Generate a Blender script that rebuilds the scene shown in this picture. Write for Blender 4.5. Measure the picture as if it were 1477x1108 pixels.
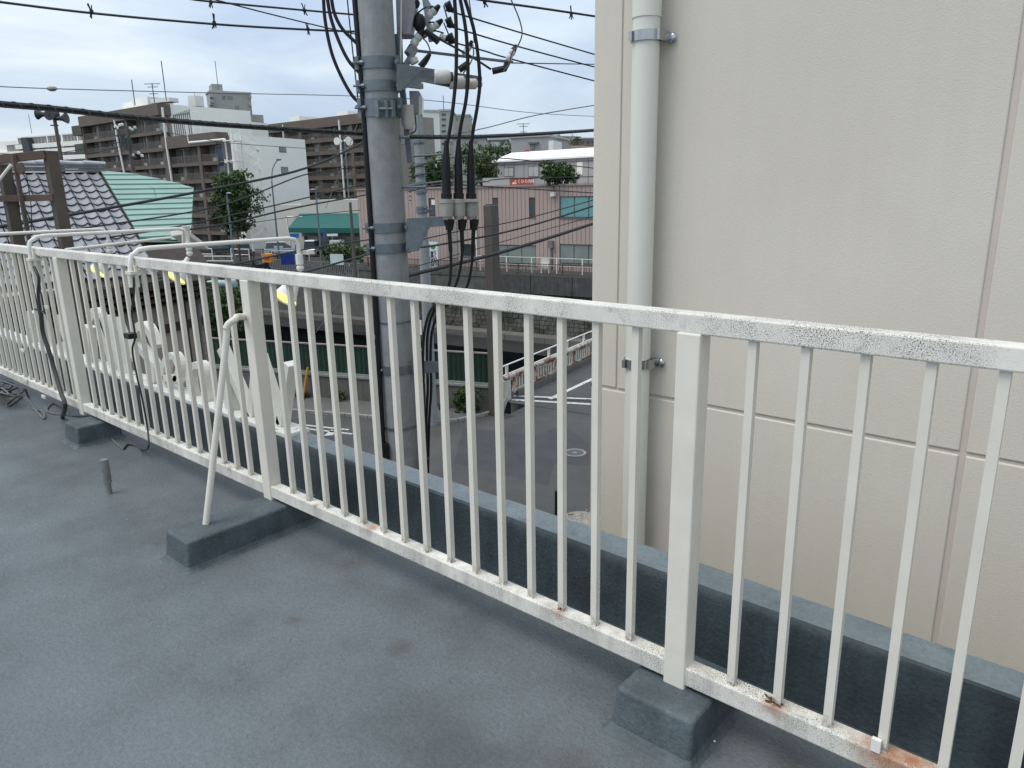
import bpy, math, random
import numpy as np
from mathutils import Vector
R = math.radians
rnd = random.Random(7)
sc = bpy.context.scene
for o in list(bpy.data.objects): bpy.data.objects.remove(o)
COL = sc.collection

# ------------------------------------------------------------------ camera
EYE = np.array([0., 0., 8.])
RX = np.array([0.75919956, 0.65058522, -0.01883901])     # camera right
DN = np.array([0.15275937, -0.20624936, -0.96650182])    # camera down
FW = np.array([-0.63267733, 0.73088992, -0.25596741])    # camera forward
FL, CU, CV = 1053., 738.5, 554.
cam_d = bpy.data.cameras.new('camera'); cam = bpy.data.objects.new('camera', cam_d); COL.objects.link(cam)
cam_d.sensor_width = 36; cam_d.lens = FL / 1477 * 36; cam_d.clip_end = 6000; cam_d.clip_start = .05
from mathutils import Matrix
m3 = Matrix(((RX[0], -DN[0], -FW[0]), (RX[1], -DN[1], -FW[1]), (RX[2], -DN[2], -FW[2])))
cam.matrix_world = Matrix.Translation(Vector(EYE)) @ m3.to_4x4()
sc.camera = cam

# ------------------------------------------------------------------ world: overcast daylight
SUN_EL, SUN_AZ = R(62), R(208)
w = bpy.data.worlds.new('World'); sc.world = w; w.use_nodes = True
nt = w.node_tree; nt.nodes.clear()
out = nt.nodes.new('ShaderNodeOutputWorld'); bg = nt.nodes.new('ShaderNodeBackground'); bg.inputs['Strength'].default_value = .1
sky = nt.nodes.new('ShaderNodeTexSky'); sky.sky_type = 'NISHITA'; sky.sun_disc = False
sky.sun_elevation = SUN_EL; sky.sun_rotation = SUN_AZ; sky.altitude = 30; sky.air_density = 1.2; sky.dust_density = 2.0
tc = nt.nodes.new('ShaderNodeTexCoord'); mp = nt.nodes.new('ShaderNodeMapping'); mp.inputs['Scale'].default_value = (1, 1, 3.6)
n1 = nt.nodes.new('ShaderNodeTexNoise'); n1.inputs['Scale'].default_value = 2.3; n1.inputs['Detail'].default_value = 7; n1.inputs['Roughness'].default_value = .55
n1.inputs['Distortion'].default_value = .5
rp = nt.nodes.new('ShaderNodeValToRGB')
rp.color_ramp.elements[0].position = .36; rp.color_ramp.elements[0].color = (4.2, 5.15, 6.6, 1)
rp.color_ramp.elements[1].position = .70; rp.color_ramp.elements[1].color = (7.4, 7.9, 8.3, 1)
e = rp.color_ramp.elements.new(.52); e.color = (5.5, 6.4, 7.4, 1)
mx = nt.nodes.new('ShaderNodeMix'); mx.data_type = 'RGBA'; mx.inputs[0].default_value = .88
L = nt.links.new
L(tc.outputs['Generated'], mp.inputs[0]); L(mp.outputs[0], n1.inputs[0]); L(n1.outputs[0], rp.inputs[0])
sx = nt.nodes.new('ShaderNodeSeparateXYZ'); L(tc.outputs['Generated'], sx.inputs[0])     # an overcast sky brightens towards the zenith
mr = nt.nodes.new('ShaderNodeMapRange'); mr.inputs[1].default_value = 0.; mr.inputs[2].default_value = 1.; mr.inputs[3].default_value = .80; mr.inputs[4].default_value = 1.55; L(sx.outputs[2], mr.inputs[0])
sc_n = nt.nodes.new('ShaderNodeVectorMath'); sc_n.operation = 'SCALE'; L(rp.outputs[0], sc_n.inputs[0]); L(mr.outputs[0], sc_n.inputs['Scale'])
L(sky.outputs[0], mx.inputs[6]); L(sc_n.outputs[0], mx.inputs[7]); L(mx.outputs[2], bg.inputs[0]); L(bg.outputs[0], out.inputs[0])
sd = bpy.data.lights.new('sun', 'SUN'); sd.energy = 1.3; sd.angle = R(30); sd.color = (1, .95, .86)
so = bpy.data.objects.new('sun', sd); COL.objects.link(so)
sv = Vector((math.sin(SUN_AZ) * math.cos(SUN_EL), math.cos(SUN_AZ) * math.cos(SUN_EL), math.sin(SUN_EL)))
so.rotation_euler = sv.to_track_quat('Z', 'Y').to_euler()
sc.view_settings.view_transform = 'Standard'; sc.view_settings.look = 'None'
sc.view_settings.exposure = 0.56; sc.view_settings.gamma = 1; sc.view_settings.use_curve_mapping = False

# ------------------------------------------------------------------ measuring helpers
def ray(u, v): return RX * (u - CU) + DN * (v - CV) + FW * FL
def onY(u, v, y): r = ray(u, v); return EYE + r * (y / r[1])
def onZ(u, v, z): r = ray(u, v); return EYE + r * ((z - 8.) / r[2])
HF = np.array([-0.6544811, 0.7560784, 0.])
def Hd(u, v, d): r = ray(u, v); return EYE + r * (d / (r @ HF))
def nrm(a): a = np.array(a, float); return a / np.linalg.norm(a)

# ------------------------------------------------------------------ materials
MATS = {}
def mat(name, col, rough=.75, var=.12, scale=3., bump=0., bscale=60., metal=0., streak=0., col2=None, thr=None, cscale=None, spec=.3, emit=None, dirt=0., rust=None, detail=5., grain=0., foot=None, rcol=(.20, .075, .02), ramt=.92):
    if name in MATS: return MATS[name]
    m = bpy.data.materials.new(name); m.use_nodes = True; t = m.node_tree; N = t.nodes; K = t.links.new
    b = N['Principled BSDF']; b.inputs['Roughness'].default_value = rough; b.inputs['Metallic'].default_value = metal
    b.inputs['Specular IOR Level'].default_value = spec
    g = N.new('ShaderNodeNewGeometry'); pos = g.outputs['Position']
    def noise(s, det=5., rg=.6, vec=None):
        n = N.new('ShaderNodeTexNoise'); n.inputs['Scale'].default_value = s; n.inputs['Detail'].default_value = det; n.inputs['Roughness'].default_value = rg
        K(vec or pos, n.inputs[0]); return n.outputs[0]
    def rng(x, a, b_, c=0., d=1.):
        n = N.new('ShaderNodeMapRange'); n.inputs[1].default_value = a; n.inputs[2].default_value = b_; n.inputs[3].default_value = c; n.inputs[4].default_value = d
        K(x, n.inputs[0]); return n.outputs[0]
    def mixc(f, a, b_, mode='MIX'):
        n = N.new('ShaderNodeMix'); n.data_type = 'RGBA'; n.blend_type = mode
        if isinstance(f, float): n.inputs[0].default_value = f
        else: K(f, n.inputs[0])
        for i, x in ((6, a), (7, b_)):
            if isinstance(x, tuple): n.inputs[i].default_value = (*x, 1)
            else: K(x, n.inputs[i])
        return n.outputs[2]
    def mul(a, b_):
        n = N.new('ShaderNodeMath'); n.operation = 'MULTIPLY'
        for i, x in enumerate((a, b_)):
            if isinstance(x, float): n.inputs[i].default_value = x
            else: K(x, n.inputs[i])
        return n.outputs[0]
    lo = tuple(max(c * (1 - var), 0) for c in col); hi = tuple(min(c * (1 + var), 1) for c in col)
    c = mixc(rng(noise(scale, detail), .3, .7), lo, hi)
    if col2: c = mixc(rng(noise(cscale or scale * .4, 6.), *(thr or (.5, .6))), c, tuple(col2))
    if grain:
        c = mixc(rng(noise(75., 6., .8), .34, .66), mixc(1., c, (1 - grain,) * 3, 'MULTIPLY'), mixc(1., c, (1 + grain,) * 3, 'MULTIPLY'))
        c = mixc(mul(rng(noise(40., 5., .85), .62, .67), .55), c, tuple(x * .4 for x in col)); c = mixc(mul(rng(noise(8., 7., .8), .58, .70), .45), c, tuple(x * 1.55 for x in col))
    if streak:
        sm = N.new('ShaderNodeMapping'); sm.inputs['Scale'].default_value = (9, 9, .35); K(pos, sm.inputs[0])
        c = mixc(mul(rng(noise(1.6, 5., .65, sm.outputs[0]), .42, .72), float(streak)), c, tuple(x * .35 for x in col))
    if dirt:
        sp = rng(noise(400., 3., .65), .515, .57); big = rng(noise(3.5, 6., .75), .41, .58)
        c = mixc(mul(mul(sp, big), float(dirt)), c, (.05, .055, .05))
        c = mixc(mul(rng(noise(38., 3.), .58, .7), .35 * dirt), c, (.28, .28, .26))
    if foot:
        xz = N.new('ShaderNodeSeparateXYZ'); K(pos, xz.inputs[0]); c = mixc(mul(rng(xz.outputs[2], foot[0], foot[1], .85, 0.), rng(noise(90., 4., .7), .42, .6)), c, (.10, .09, .075))
    if rust:
        for (p, r_) in rust:
            vd = N.new('ShaderNodeVectorMath'); vd.operation = 'DISTANCE'; K(pos, vd.inputs[0]); vd.inputs[1].default_value = p
            nz = noise(60., 4.); s_ = N.new('ShaderNodeMath'); s_.operation = 'MULTIPLY_ADD'; K(nz, s_.inputs[0]); s_.inputs[1].default_value = r_ * 1.2; K(vd.outputs['Value'], s_.inputs[2])
            c = mixc(rng(s_.outputs[0], r_ * .4, r_ * 1.9, ramt, 0.), c, rcol)
    K(c, b.inputs['Base Color'])
    if bump:
        bn = N.new('ShaderNodeBump'); bn.inputs['Strength'].default_value = min(bump, 1.); bn.inputs['Distance'].default_value = .6 / bscale
        K(noise(bscale, 3.), bn.inputs['Height']); K(bn.outputs[0], b.inputs['Normal'])
    if emit:
        b.inputs['Emission Color'].default_value = (*emit[:3], 1); b.inputs['Emission Strength'].default_value = emit[3]
    MATS[name] = m; return m

# ------------------------------------------------------------------ mesh builder
class Frame:
    """s along the face to the right, t outwards to the viewer, z up"""
    def __init__(s, P0, P1):
        s.o = np.array([P0[0], P0[1], 0.]); d = np.array([P1[0] - P0[0], P1[1] - P0[1], 0.]); s.w = np.linalg.norm(d); s.e = d / s.w
        s.n = np.array([s.e[1], -s.e[0], 0.]); s.rz = math.atan2(s.e[1], s.e[0])
    def pt(s, a, t, z): return s.o + s.e * a + s.n * t + np.array([0, 0, z])
    def px(s, u, v, t=0.):
        r = ray(u, v); q = s.o + s.n * t; k = ((q - EYE) @ s.n) / (r @ s.n); h = EYE + r * k
        return float((h - s.o) @ s.e), float(h[2])
WF = Frame((0, 0), (1, 0)); WF.n = np.array([0, 1., 0])   # world frame: (x, y, z)

class MB:
    def __init__(s, fr=None): s.v = []; s.f = []; s.sm = []; s.fr = fr
    def add(s, vs, fs, smooth=False):
        k = len(s.v); s.v += [tuple(map(float, p)) for p in vs]; s.f += [tuple(i + k for i in f) for f in fs]; s.sm += [smooth] * len(fs); return s
    def T(s, p): return s.fr.pt(*p) if s.fr is not None else p
    def box(s, a, b):
        x0, y0, z0 = a; x1, y1, z1 = b
        P = [(x0, y0, z0), (x1, y0, z0), (x1, y1, z0), (x0, y1, z0), (x0, y0, z1), (x1, y0, z1), (x1, y1, z1), (x0, y1, z1)]
        return s.add([s.T(p) for p in P], [(0, 3, 2, 1), (4, 5, 6, 7), (0, 1, 5, 4), (1, 2, 6, 5), (2, 3, 7, 6), (3, 0, 4, 7)])
    def bar(s, p, q, wd, hd=None, upv=(0, 0, 1)):
        p = np.array(p, float); q = np.array(q, float); d = nrm(q - p); a = np.cross(d, upv)
        if np.linalg.norm(a) < 1e-3: a = np.cross(d, (0, 1, 0))
        a = nrm(a); b = np.cross(a, d); hd = hd or wd
        P = [o_ + a * i * wd / 2 + b * j * hd / 2 for o_ in (p, q) for i, j in ((-1, -1), (1, -1), (1, 1), (-1, 1))]
        return s.add(P, [(0, 3, 2, 1), (4, 5, 6, 7), (0, 1, 5, 4), (1, 2, 6, 5), (2, 3, 7, 6), (3, 0, 4, 7)])
    def tube(s, pts, r, n=10, cap=True):
        pts = [np.array(p, float) for p in pts]; rs = r if isinstance(r, (list, tuple)) else [r] * len(pts)
        d0 = nrm(pts[1] - pts[0]); a = np.cross(d0, (0, 0, 1))
        if np.linalg.norm(a) < .05: a = np.cross(d0, (0, 1, 0))
        a = nrm(a); V = []; m_ = len(pts)
        for i, p in enumerate(pts):
            d = nrm(pts[min(i + 1, m_ - 1)] - pts[max(i - 1, 0)]); a = nrm(a - d * (a @ d)); b = np.cross(d, a)
            for k in range(n):
                t = 2 * math.pi * k / n; V.append(p + (a * math.cos(t) + b * math.sin(t)) * rs[i])
        F = [(i * n + k, i * n + (k + 1) % n, (i + 1) * n + (k + 1) % n, (i + 1) * n + k) for i in range(m_ - 1) for k in range(n)]
        s.add(V, F, True)
        if cap: k0 = len(s.v) - len(V); s.f += [tuple(k0 + k for k in range(n))[::-1], tuple(k0 + (m_ - 1) * n + k for k in range(n))]; s.sm += [False, False]
        return s
    def prism(s, poly, up):
        n = len(poly); P = [np.array(p, float) for p in poly]; U = np.array(up, float)
        return s.add(P + [p + U for p in P], [tuple(range(n))[::-1], tuple(range(n, 2 * n))] + [(i, (i + 1) % n, n + (i + 1) % n, n + i) for i in range(n)])
    def quad(s, *P): return s.add(P, [tuple(range(len(P)))])
    def ball(s, c, r, n=10, sc_=(1, 1, 1)):
        c = np.array(c, float); V = []; F = []; m_ = max(n // 2, 3)
        for i in range(m_ + 1):
            a = math.pi * i / m_
            for k in range(n):
                t = 2 * math.pi * k / n; V.append(c + r * np.array([math.sin(a) * math.cos(t) * sc_[0], math.sin(a) * math.sin(t) * sc_[1], math.cos(a) * sc_[2]]))
        F = [(i * n + k, (i + 1) * n + k, (i + 1) * n + (k + 1) % n, i * n + (k + 1) % n) for i in range(m_) for k in range(n)]
        return s.add(V, F, True)
    def data(s, name, m, off=(0, 0, 0)):
        me = bpy.data.meshes.new(name); me.from_pydata([tuple(np.array(p) - off) for p in s.v], [], s.f)
        me.polygons.foreach_set('use_smooth', s.sm); me.materials.append(m); me.update()
        if any(s.sm): me.set_sharp_from_angle(angle=R(42))
        return me
    def build(s, name, m, parent=None, label=None, cat=None, group=None, kind=None, bevel=0, seg=2):
        root = parent
        while root is not None and root.parent is not None: root = root.parent
        off = np.array(root['_o']) if root is not None and '_o' in root else np.zeros(3)
        o = bpy.data.objects.new(name, s.data(name, m, off)); COL.objects.link(o); o.parent = parent
        if bevel:
            b = o.modifiers.new('bevel', 'BEVEL'); b.width = bevel; b.segments = seg; b.limit_method = 'ANGLE'; b.angle_limit = R(40); b.harden_normals = False
        tag(o, label, cat, group, kind); return o

def tag(o, label=None, cat=None, group=None, kind=None):
    if label: o['label'] = label
    if cat: o['category'] = cat
    if group: o['group'] = group
    if kind: o['kind'] = kind
    return o
ROOTS = []
def thing(name, label, cat, loc, group=None):
    o = bpy.data.objects.new(name, None); COL.objects.link(o); o.location = tuple(map(float, loc)); o['_o'] = [float(x) for x in loc]
    o.empty_display_size = .2; ROOTS.append(o); return tag(o, label, cat, group)
def inst(name, me, parent, P, rz=0., label=None, **kw):
    """one more object sharing mesh data, at world position P"""
    o = bpy.data.objects.new(name, me); COL.objects.link(o); o.parent = parent
    root = parent
    while root is not None and root.parent is not None: root = root.parent
    off = np.array(root['_o']) if root is not None and '_o' in root else np.zeros(3)
    if parent is not None and parent is not root: off = off + 0
    o.location = tuple(map(float, np.array(P, float) - off)); o.rotation_euler = (0, 0, rz)
    if label: o['label'] = label
    return tag(o, None, kw.get('cat'), kw.get('group'), kw.get('kind'))
def struct(mb, name, m, **kw): return mb.build(name, m, None, kind='structure', **kw)
def spline(pts, n=8):
    P = [np.array(p, float) for p in pts]; P = [2 * P[0] - P[1]] + P + [2 * P[-1] - P[-2]]; o_ = []
    for i in range(1, len(P) - 2):
        for k in range(n):
            t = k / n; a, b, c, d = P[i - 1:i + 3]
            o_.append(.5 * ((2 * b) + (c - a) * t + (2 * a - 5 * b + 4 * c - d) * t * t + (3 * b - a - 3 * c + d) * t ** 3))
    o_.append(P[-2]); return o_
def text(body, size, m, parent, origin, right, upv, name='lettering', ext=.002, align='CENTER', off=0.0):
    cu = bpy.data.curves.new(name, 'FONT'); cu.body = body; cu.size = size; cu.extrude = ext; cu.align_x = align; cu.align_y = 'CENTER'; cu.offset = off; cu.space_line = .85; cu.resolution_u = 3
    t = bpy.data.objects.new('tmp', cu); COL.objects.link(t)
    dg = bpy.context.evaluated_depsgraph_get(); me = bpy.data.meshes.new_from_object(t.evaluated_get(dg)); bpy.data.objects.remove(t)
    r_ = nrm(right); u_ = nrm(upv); n_ = np.cross(r_, u_)
    root = parent
    while root is not None and root.parent is not None: root = root.parent
    o0 = np.array(origin, float) - (np.array(root['_o']) if root is not None else 0)
    for v in me.vertices: v.co = Vector(o0 + r_ * v.co[0] + u_ * v.co[1] + n_ * v.co[2])
    me.materials.clear(); me.materials.append(m); me.name = name
    o = bpy.data.objects.new(name, me); COL.objects.link(o); o.parent = parent; return o

# ------------------------------------------------------------------ palette
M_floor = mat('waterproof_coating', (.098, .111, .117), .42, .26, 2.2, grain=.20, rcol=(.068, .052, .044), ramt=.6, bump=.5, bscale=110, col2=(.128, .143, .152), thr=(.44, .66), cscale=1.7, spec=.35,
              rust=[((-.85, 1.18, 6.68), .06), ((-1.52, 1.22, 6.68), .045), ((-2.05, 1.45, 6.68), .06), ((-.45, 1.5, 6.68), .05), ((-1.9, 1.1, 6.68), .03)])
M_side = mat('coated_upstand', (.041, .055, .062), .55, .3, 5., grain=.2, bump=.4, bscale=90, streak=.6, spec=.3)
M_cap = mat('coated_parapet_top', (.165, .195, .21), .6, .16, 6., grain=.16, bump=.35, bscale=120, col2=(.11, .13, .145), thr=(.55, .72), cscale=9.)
M_block = mat('coated_block', (.080, .098, .107), .6, .25, 8., grain=.2, bump=.5, bscale=90, streak=.3)
M_wt = mat('white_railing_paint', (.69, .65, .565), .5, .05, 8., dirt=.06, bump=.08, bscale=200)
M_wd = mat('weathered_railing_paint', (.72, .69, .62), .55, .06, 8., dirt=1., bump=.1, bscale=200)
M_wb = mat('weathered_bottom_rail_paint', (.72, .69, .62), .55, .06, 8., streak=.5, rcol=(.30, .10, .02), dirt=1., bump=.1, bscale=200,
           rust=[((-.262, 1.46, 6.855), .06), ((-.205, 1.475, 6.855), .06), ((-.488, 1.45, 6.855), .03), ((-1.10, 1.45, 6.855), .022), ((-1.94, 1.47, 6.855), .03), ((-2.26, 1.45, 6.855), .014), ((-2.9, 1.45, 6.855), .016)])
M_rustbar = mat('white_bar_paint', (.68, .64, .555), .5, .05, 8., dirt=.05, foot=(6.852, 6.885), rust=[((-.27, 1.46, 6.86), .012), ((-.49, 1.46, 6.86), .008), ((-.90, 1.455, 7.66), .012), ((-1.11, 1.46, 6.86), .010)])
M_stucco = mat('beige_stucco', (.62, .572, .49), .9, .045, .9, bump=.4, bscale=230, spec=.15, streak=.045, col2=(.58, .53, .452), thr=(.42, .75), cscale=.8)
M_joint = mat('grooved_joint', (.55, .49, .42), .9, .05, 5.)
M_pipe = mat('cream_pipe_plastic', (.66, .645, .565), .4, .02, 2., spec=.4)
M_steel = mat('stainless_steel', (.42, .42, .42), .25, .1, 20., metal=1.)
M_conc = mat('pole_concrete', (.28, .295, .30), .8, .14, 9., bump=.3, bscale=60, streak=.25)
M_galv = mat('galvanised_steel', (.17, .20, .22), .5, .15, 14., metal=.55)
M_blk = mat('black_rubber', (.012, .013, .015), .45, .2, 10.)
M_wire = mat('dark_wire', (.03, .032, .033), .6, .2, 10.)
M_wireg = mat('grey_strand_wire', (.13, .135, .13), .6, .3, 30.)
M_porc = mat('white_porcelain', (.62, .61, .57), .25, .06, 12., spec=.5)
M_grybox = mat('grey_cabinet_paint', (.33, .33, .36), .5, .06, 8.)
M_white = mat('plain_white_paint', (.74, .72, .66), .5, .05, 4.)
M_letter = mat('sign_letter_paint', (.74, .72, .65), .5, .06, 10., dirt=.25)
M_strip = mat('cracked_white_coating', (.70, .69, .65), .7, .06, 10., col2=(.30, .29, .27), thr=(.60, .63), cscale=16., bump=.3, bscale=50)
M_asph = mat('asphalt', (.068, .066, .063), .85, .14, .7, bump=.4, bscale=80, col2=(.086, .083, .078), thr=(.48, .6), cscale=.25)
M_pave = mat('worn_pavement', (.115, .112, .105), .9, .2, 1.2, bump=.3, bscale=30)
M_kerb = mat('kerb_concrete', (.24, .235, .22), .9, .2, 3., bump=.3, bscale=30)
M_line = mat('road_marking', (.52, .52, .50), .7, .15, 6., col2=(.13, .13, .13), thr=(.56, .64), cscale=8.)
M_glass = mat('dark_window_glass', (.045, .055, .06), .12, .2, .6, spec=.6)
M_teal = mat('teal_glass', (.13, .30, .30), .12, .15, .4, spec=.6)
M_frame = mat('window_frame', (.16, .155, .15), .5)

# ================================================================== THE ROOF WE STAND ON
ZF = 6.68
b = MB(); b.quad((-16, -9, ZF), (5, -9, ZF), (5, 1.712, ZF), (-16, 1.712, ZF)); struct(b, 'roof_deck', M_floor)
t = thing('own_building', 'grey coated rooftop building underfoot with low upstand along its edge', 'building', (-5, -4, 0))
b = MB(); b.box((-16, -9, 0), (5, 1.84, 6.60)); b.build('wall', mat('rendered_wall', (.36, .35, .33), .9, .1, 1.), t)
nx = 90
def wob(x, k): return .006 * math.sin(x * 3.1 + k) + .004 * math.sin(x * 9.7 + 2 * k) + .003 * math.sin(x * 23. + k * 3)
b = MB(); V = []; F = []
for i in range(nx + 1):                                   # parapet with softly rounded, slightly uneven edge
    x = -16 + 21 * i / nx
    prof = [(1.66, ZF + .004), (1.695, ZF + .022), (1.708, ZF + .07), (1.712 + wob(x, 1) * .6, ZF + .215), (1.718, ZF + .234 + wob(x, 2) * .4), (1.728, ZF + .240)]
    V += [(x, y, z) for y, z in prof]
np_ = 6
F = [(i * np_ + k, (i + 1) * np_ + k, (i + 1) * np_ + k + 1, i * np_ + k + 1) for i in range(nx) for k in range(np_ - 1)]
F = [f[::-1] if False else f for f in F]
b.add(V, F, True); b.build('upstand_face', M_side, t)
b = MB(); V = []
for i in range(nx + 1):
    x = -16 + 21 * i / nx
    V += [(x, 1.728, ZF + .240), (x, 1.785, ZF + .243 + wob(x, 4) * .3), (x, 1.835 + wob(x, 5) * .5, ZF + .240), (x, 1.842 + wob(x, 5) * .5, ZF + .228), (x, 1.842, ZF - .12)]
F = [(i * 5 + k, (i + 1) * 5 + k, (i + 1) * 5 + k + 1, i * 5 + k + 1) for i in range(nx) for k in range(4)]
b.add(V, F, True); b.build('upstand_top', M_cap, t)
b = MB(); b.box((-14, 1.724, ZF + .236), (-2.86, 1.848, ZF + .262)); b.build('white_coated_strip', M_strip, t, bevel=.006)
# concrete plinths under the railing posts
def plinth(x0, x1, y0, y1, label, sl=.010, h=.112):
    b = MB(); d = sl
    def ring(e, z_, dd): return [(x0 - e, y0 - e - dd, z_), (x1 + e, y0 - e - dd, z_), (x1 + e, y1 + e, z_), (x0 - e, y1 + e, z_)]
    V = ring(.030, ZF - .004, d) + ring(.012, ZF + .006, d) + ring(.004, ZF + .018, d * .85) + ring(0, ZF + h, 0)
    b.add(V, [(k * 4 + q, k * 4 + (q + 1) % 4, k * 4 + 4 + (q + 1) % 4, k * 4 + 4 + q) for k in range(3) for q in range(4)] + [(12, 13, 14, 15)])
    return b.build('concrete_plinth', M_block, None, label, 'concrete block', 'coated plinths carrying the railing', bevel=.010, seg=3)
plinth(-.845, -.635, 1.355, 1.60, 'short stubby coated concrete block under the nearest railing post', sl=.018)
plinth(-2.64, -2.47, 1.045, 1.60, 'long coated concrete block under the middle post with brace foot on it')
P3 = onZ(117, 645, ZF); plinth(-4.48, -4.29, 1.32, 1.54, 'farthest coated concrete block beside the loose grey cord')

# ================================================================== THE RAILING
Y0 = 1.45
rl = thing('white_railing', 'long white painted steel railing running across the roof edge', 'railing', (-3, Y0, ZF))
b = MB(); b.box((-9, Y0, 7.688), (1.2, Y0 + .045, 7.733)); b.build('top_rail', M_wd, rl, bevel=.004)
b = MB(); b.box((-9, Y0, 6.803), (1.2, Y0 + .045, 6.853)); b.build('bottom_rail', M_wb, rl, bevel=.004)
posts = [-.737, -2.597, -4.585, -6.5, 1.10]
for px_ in posts:
    b = MB(); b.box((px_ - .029, Y0 - .004, ZF + .10 if px_ in (-.737, -2.597, -4.585) else ZF), (px_ + .029, Y0 + .05, 7.690)); b.build('post', M_wt, rl, bevel=.004)
b = MB(); b.box((-.009, -.009, 0), (.009, .009, .842)); b.add([(-.012, -.012, 0), (.012, -.012, 0), (.012, .012, 0), (-.012, .012, 0), (-.009, -.009, .006), (.009, -.009, .006), (.009, .009, .006), (-.009, .009, .006)], [(0, 1, 5, 4), (1, 2, 6, 5), (2, 3, 7, 6), (3, 0, 4, 7)]); bar_me = b.data('bar', M_rustbar)
xs = [-.878 - .1110 * i for i in range(15)] + [-.596 + .111 * i for i in range(15)]
xs += [-2.747 - .1102 * i for i in range(16)] + [-4.70 - .110 * i for i in range(16)] + [-6.62 - .11 * i for i in range(20)]
for i, x in enumerate(xs):
    if x > 1.04: continue
    o = inst('bar', bar_me, rl, (x, Y0 + .019, 6.850)); o.rotation_euler = (R(rnd.uniform(-.12, .12)), R(rnd.uniform(-.15, .15)), 0)
    if abs(x + .263) < .03: o['label'] = 'bar with its corroded foot broken open over a rust patch'
b = MB()
for (cx_, r_, n_) in ((-.492, .022, 7), (-1.10, .010, 4)):   # curled rust flakes at two bar feet
    for k in range(n_):
        a = k * 2 * math.pi / n_ + .3; p = np.array([cx_, Y0 + .012, 6.856])
        b.bar(p, p + np.array([math.cos(a) * r_, math.sin(a) * r_ * .6, .008 * (k % 2) + .002]), .004, .002)
b.build('rust_flake', mat('rust_flake', (.10, .05, .025), .9), rl, kind='stuff')
b = MB(); b.box((-.281, Y0 - .002, 6.853), (-.263, Y0 + .008, 6.882)); o = b.build('peeled_cover', M_white, rl)
b = MB()                                                  # diagonal brace pipe
foot = onZ(297, 756, ZF + .112); top = np.array([-2.62, Y0 + .0, onY(348, 456, Y0)[2]]); bend = Hd(331, 459, 2.32)
kx = onY(330, 460, 1.33)
b.tube(spline([top, (top + kx) / 2 + (0, 0, .003), kx + (.012, .02, -.002), kx + (.0, -.012, -.03), kx * .85 + foot * .15, foot], 8), .0125, 12); b.build('brace_pipe', M_wt, rl)
# little hinge brackets on the far bars
for (u, v) in ((62, 572), (66, 443), (36, 548), (32, 505)):
    p = onY(u, v, Y0 - .004); b = MB(); b.box(p + (-.012, -.006, -.008), p + (.05, .003, .010)); b.build('hinge_plate', M_wt, rl)

# ================================================================== lamps over the sign
M_lampin = mat('lit_lamp_reflector', (.9, .85, .2), .5, emit=(1., .93, .22, .95))
def gooseneck(x0, y1, z, label, seed=0):
    t = thing('gooseneck_lamp', label, 'sign lamp', (x0, Y0 - .02, 7.55), 'gooseneck lamps clamped to the railing')
    b = MB(); yb = Y0 - .022
    pts = [(x0, yb, 7.60), (x0, yb, z - .08), (x0, yb + .012, z - .03), (x0, yb + .05, z - .004), (x0, yb + .1, z)] + [(x0, yb + .1 + (y1 - yb - .16) * k / 6, z) for k in range(1, 7)] + [(x0, y1 - .02, z - .008), (x0, y1, z - .04), (x0, y1, z - .10)]
    b.tube(pts, .0112, 12); b.build('arm', M_white, t)
    b = MB(); b.tube([(x0, yb, 7.60), (x0, yb, 7.675)], .017, 12); b.tube([(x0 + .028, yb + .012, 7.60), (x0 + .028, yb + .012, 7.70)], .009, 8)
    b.box((x0 - .02, yb - .018, 7.66), (x0 + .04, yb + .06, 7.674)); b.build('clamp', M_wt, t)
    j = np.array([x0, y1, z - .11]); b = MB(); b.tube([j + (0, 0, .02), j + (0, 0, -.035)], .020, 12); b.ball(j + (0, 0, -.055), .021, 12); j = j - (0, .01, .03); b.build('swivel', M_white, t)
    ax = nrm((.10, -.66, -.74)); s0 = j + np.array([0, -.005, -.055])
    b = MB(); b.tube([s0, s0 + ax * .03, s0 + ax * .05, s0 + ax * .075, s0 + ax * .13, s0 + ax * .17], [.014, .016, .034, .038, .054, .070], 20, cap=False); sh = b.build('lamp_shade', M_white, t)
    b = MB(); b.tube([s0 + ax * .160, s0 + ax * .162], [.063, .063], 20); b.build('bulb_face', M_lampin, t)
    return t
gooseneck(-3.555, 2.33, 7.772, 'nearest gooseneck sign lamp clamped beside the middle of the railing')
gooseneck(-4.91, 2.37, 7.797, 'second gooseneck sign lamp with the black cord hanging from its clamp')
gooseneck(-6.1, 2.32, 7.775, 'farthest gooseneck sign lamp whose arm comes in at the left edge')
t = thing('floodlight', 'flat white floodlight on a thin straight arm over the sign', 'floodlight', (-4.45, Y0, 7.7))
e0 = np.array([-4.45, 1.47, 7.735]); e1 = onY(246, 343, 2.5)
b = MB(); b.tube([e0, e1], .010, 10); b.build('arm', M_white, t)
b = MB(); q0 = onY(246, 333, 2.5); q1 = onY(290, 352, 2.62)
b.prism([onY(246, 334, 2.45), onY(268, 330, 2.45), onY(300, 354, 2.75), onY(272, 352, 2.75)], (0, 0, -.035)); b.build('lamp_housing', M_white, t, bevel=.004)
b = MB(); b.bar(onY(268, 326, 2.4), onY(268, 352, 2.4), .05, .012); b.build('bracket', M_wt, t)

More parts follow.
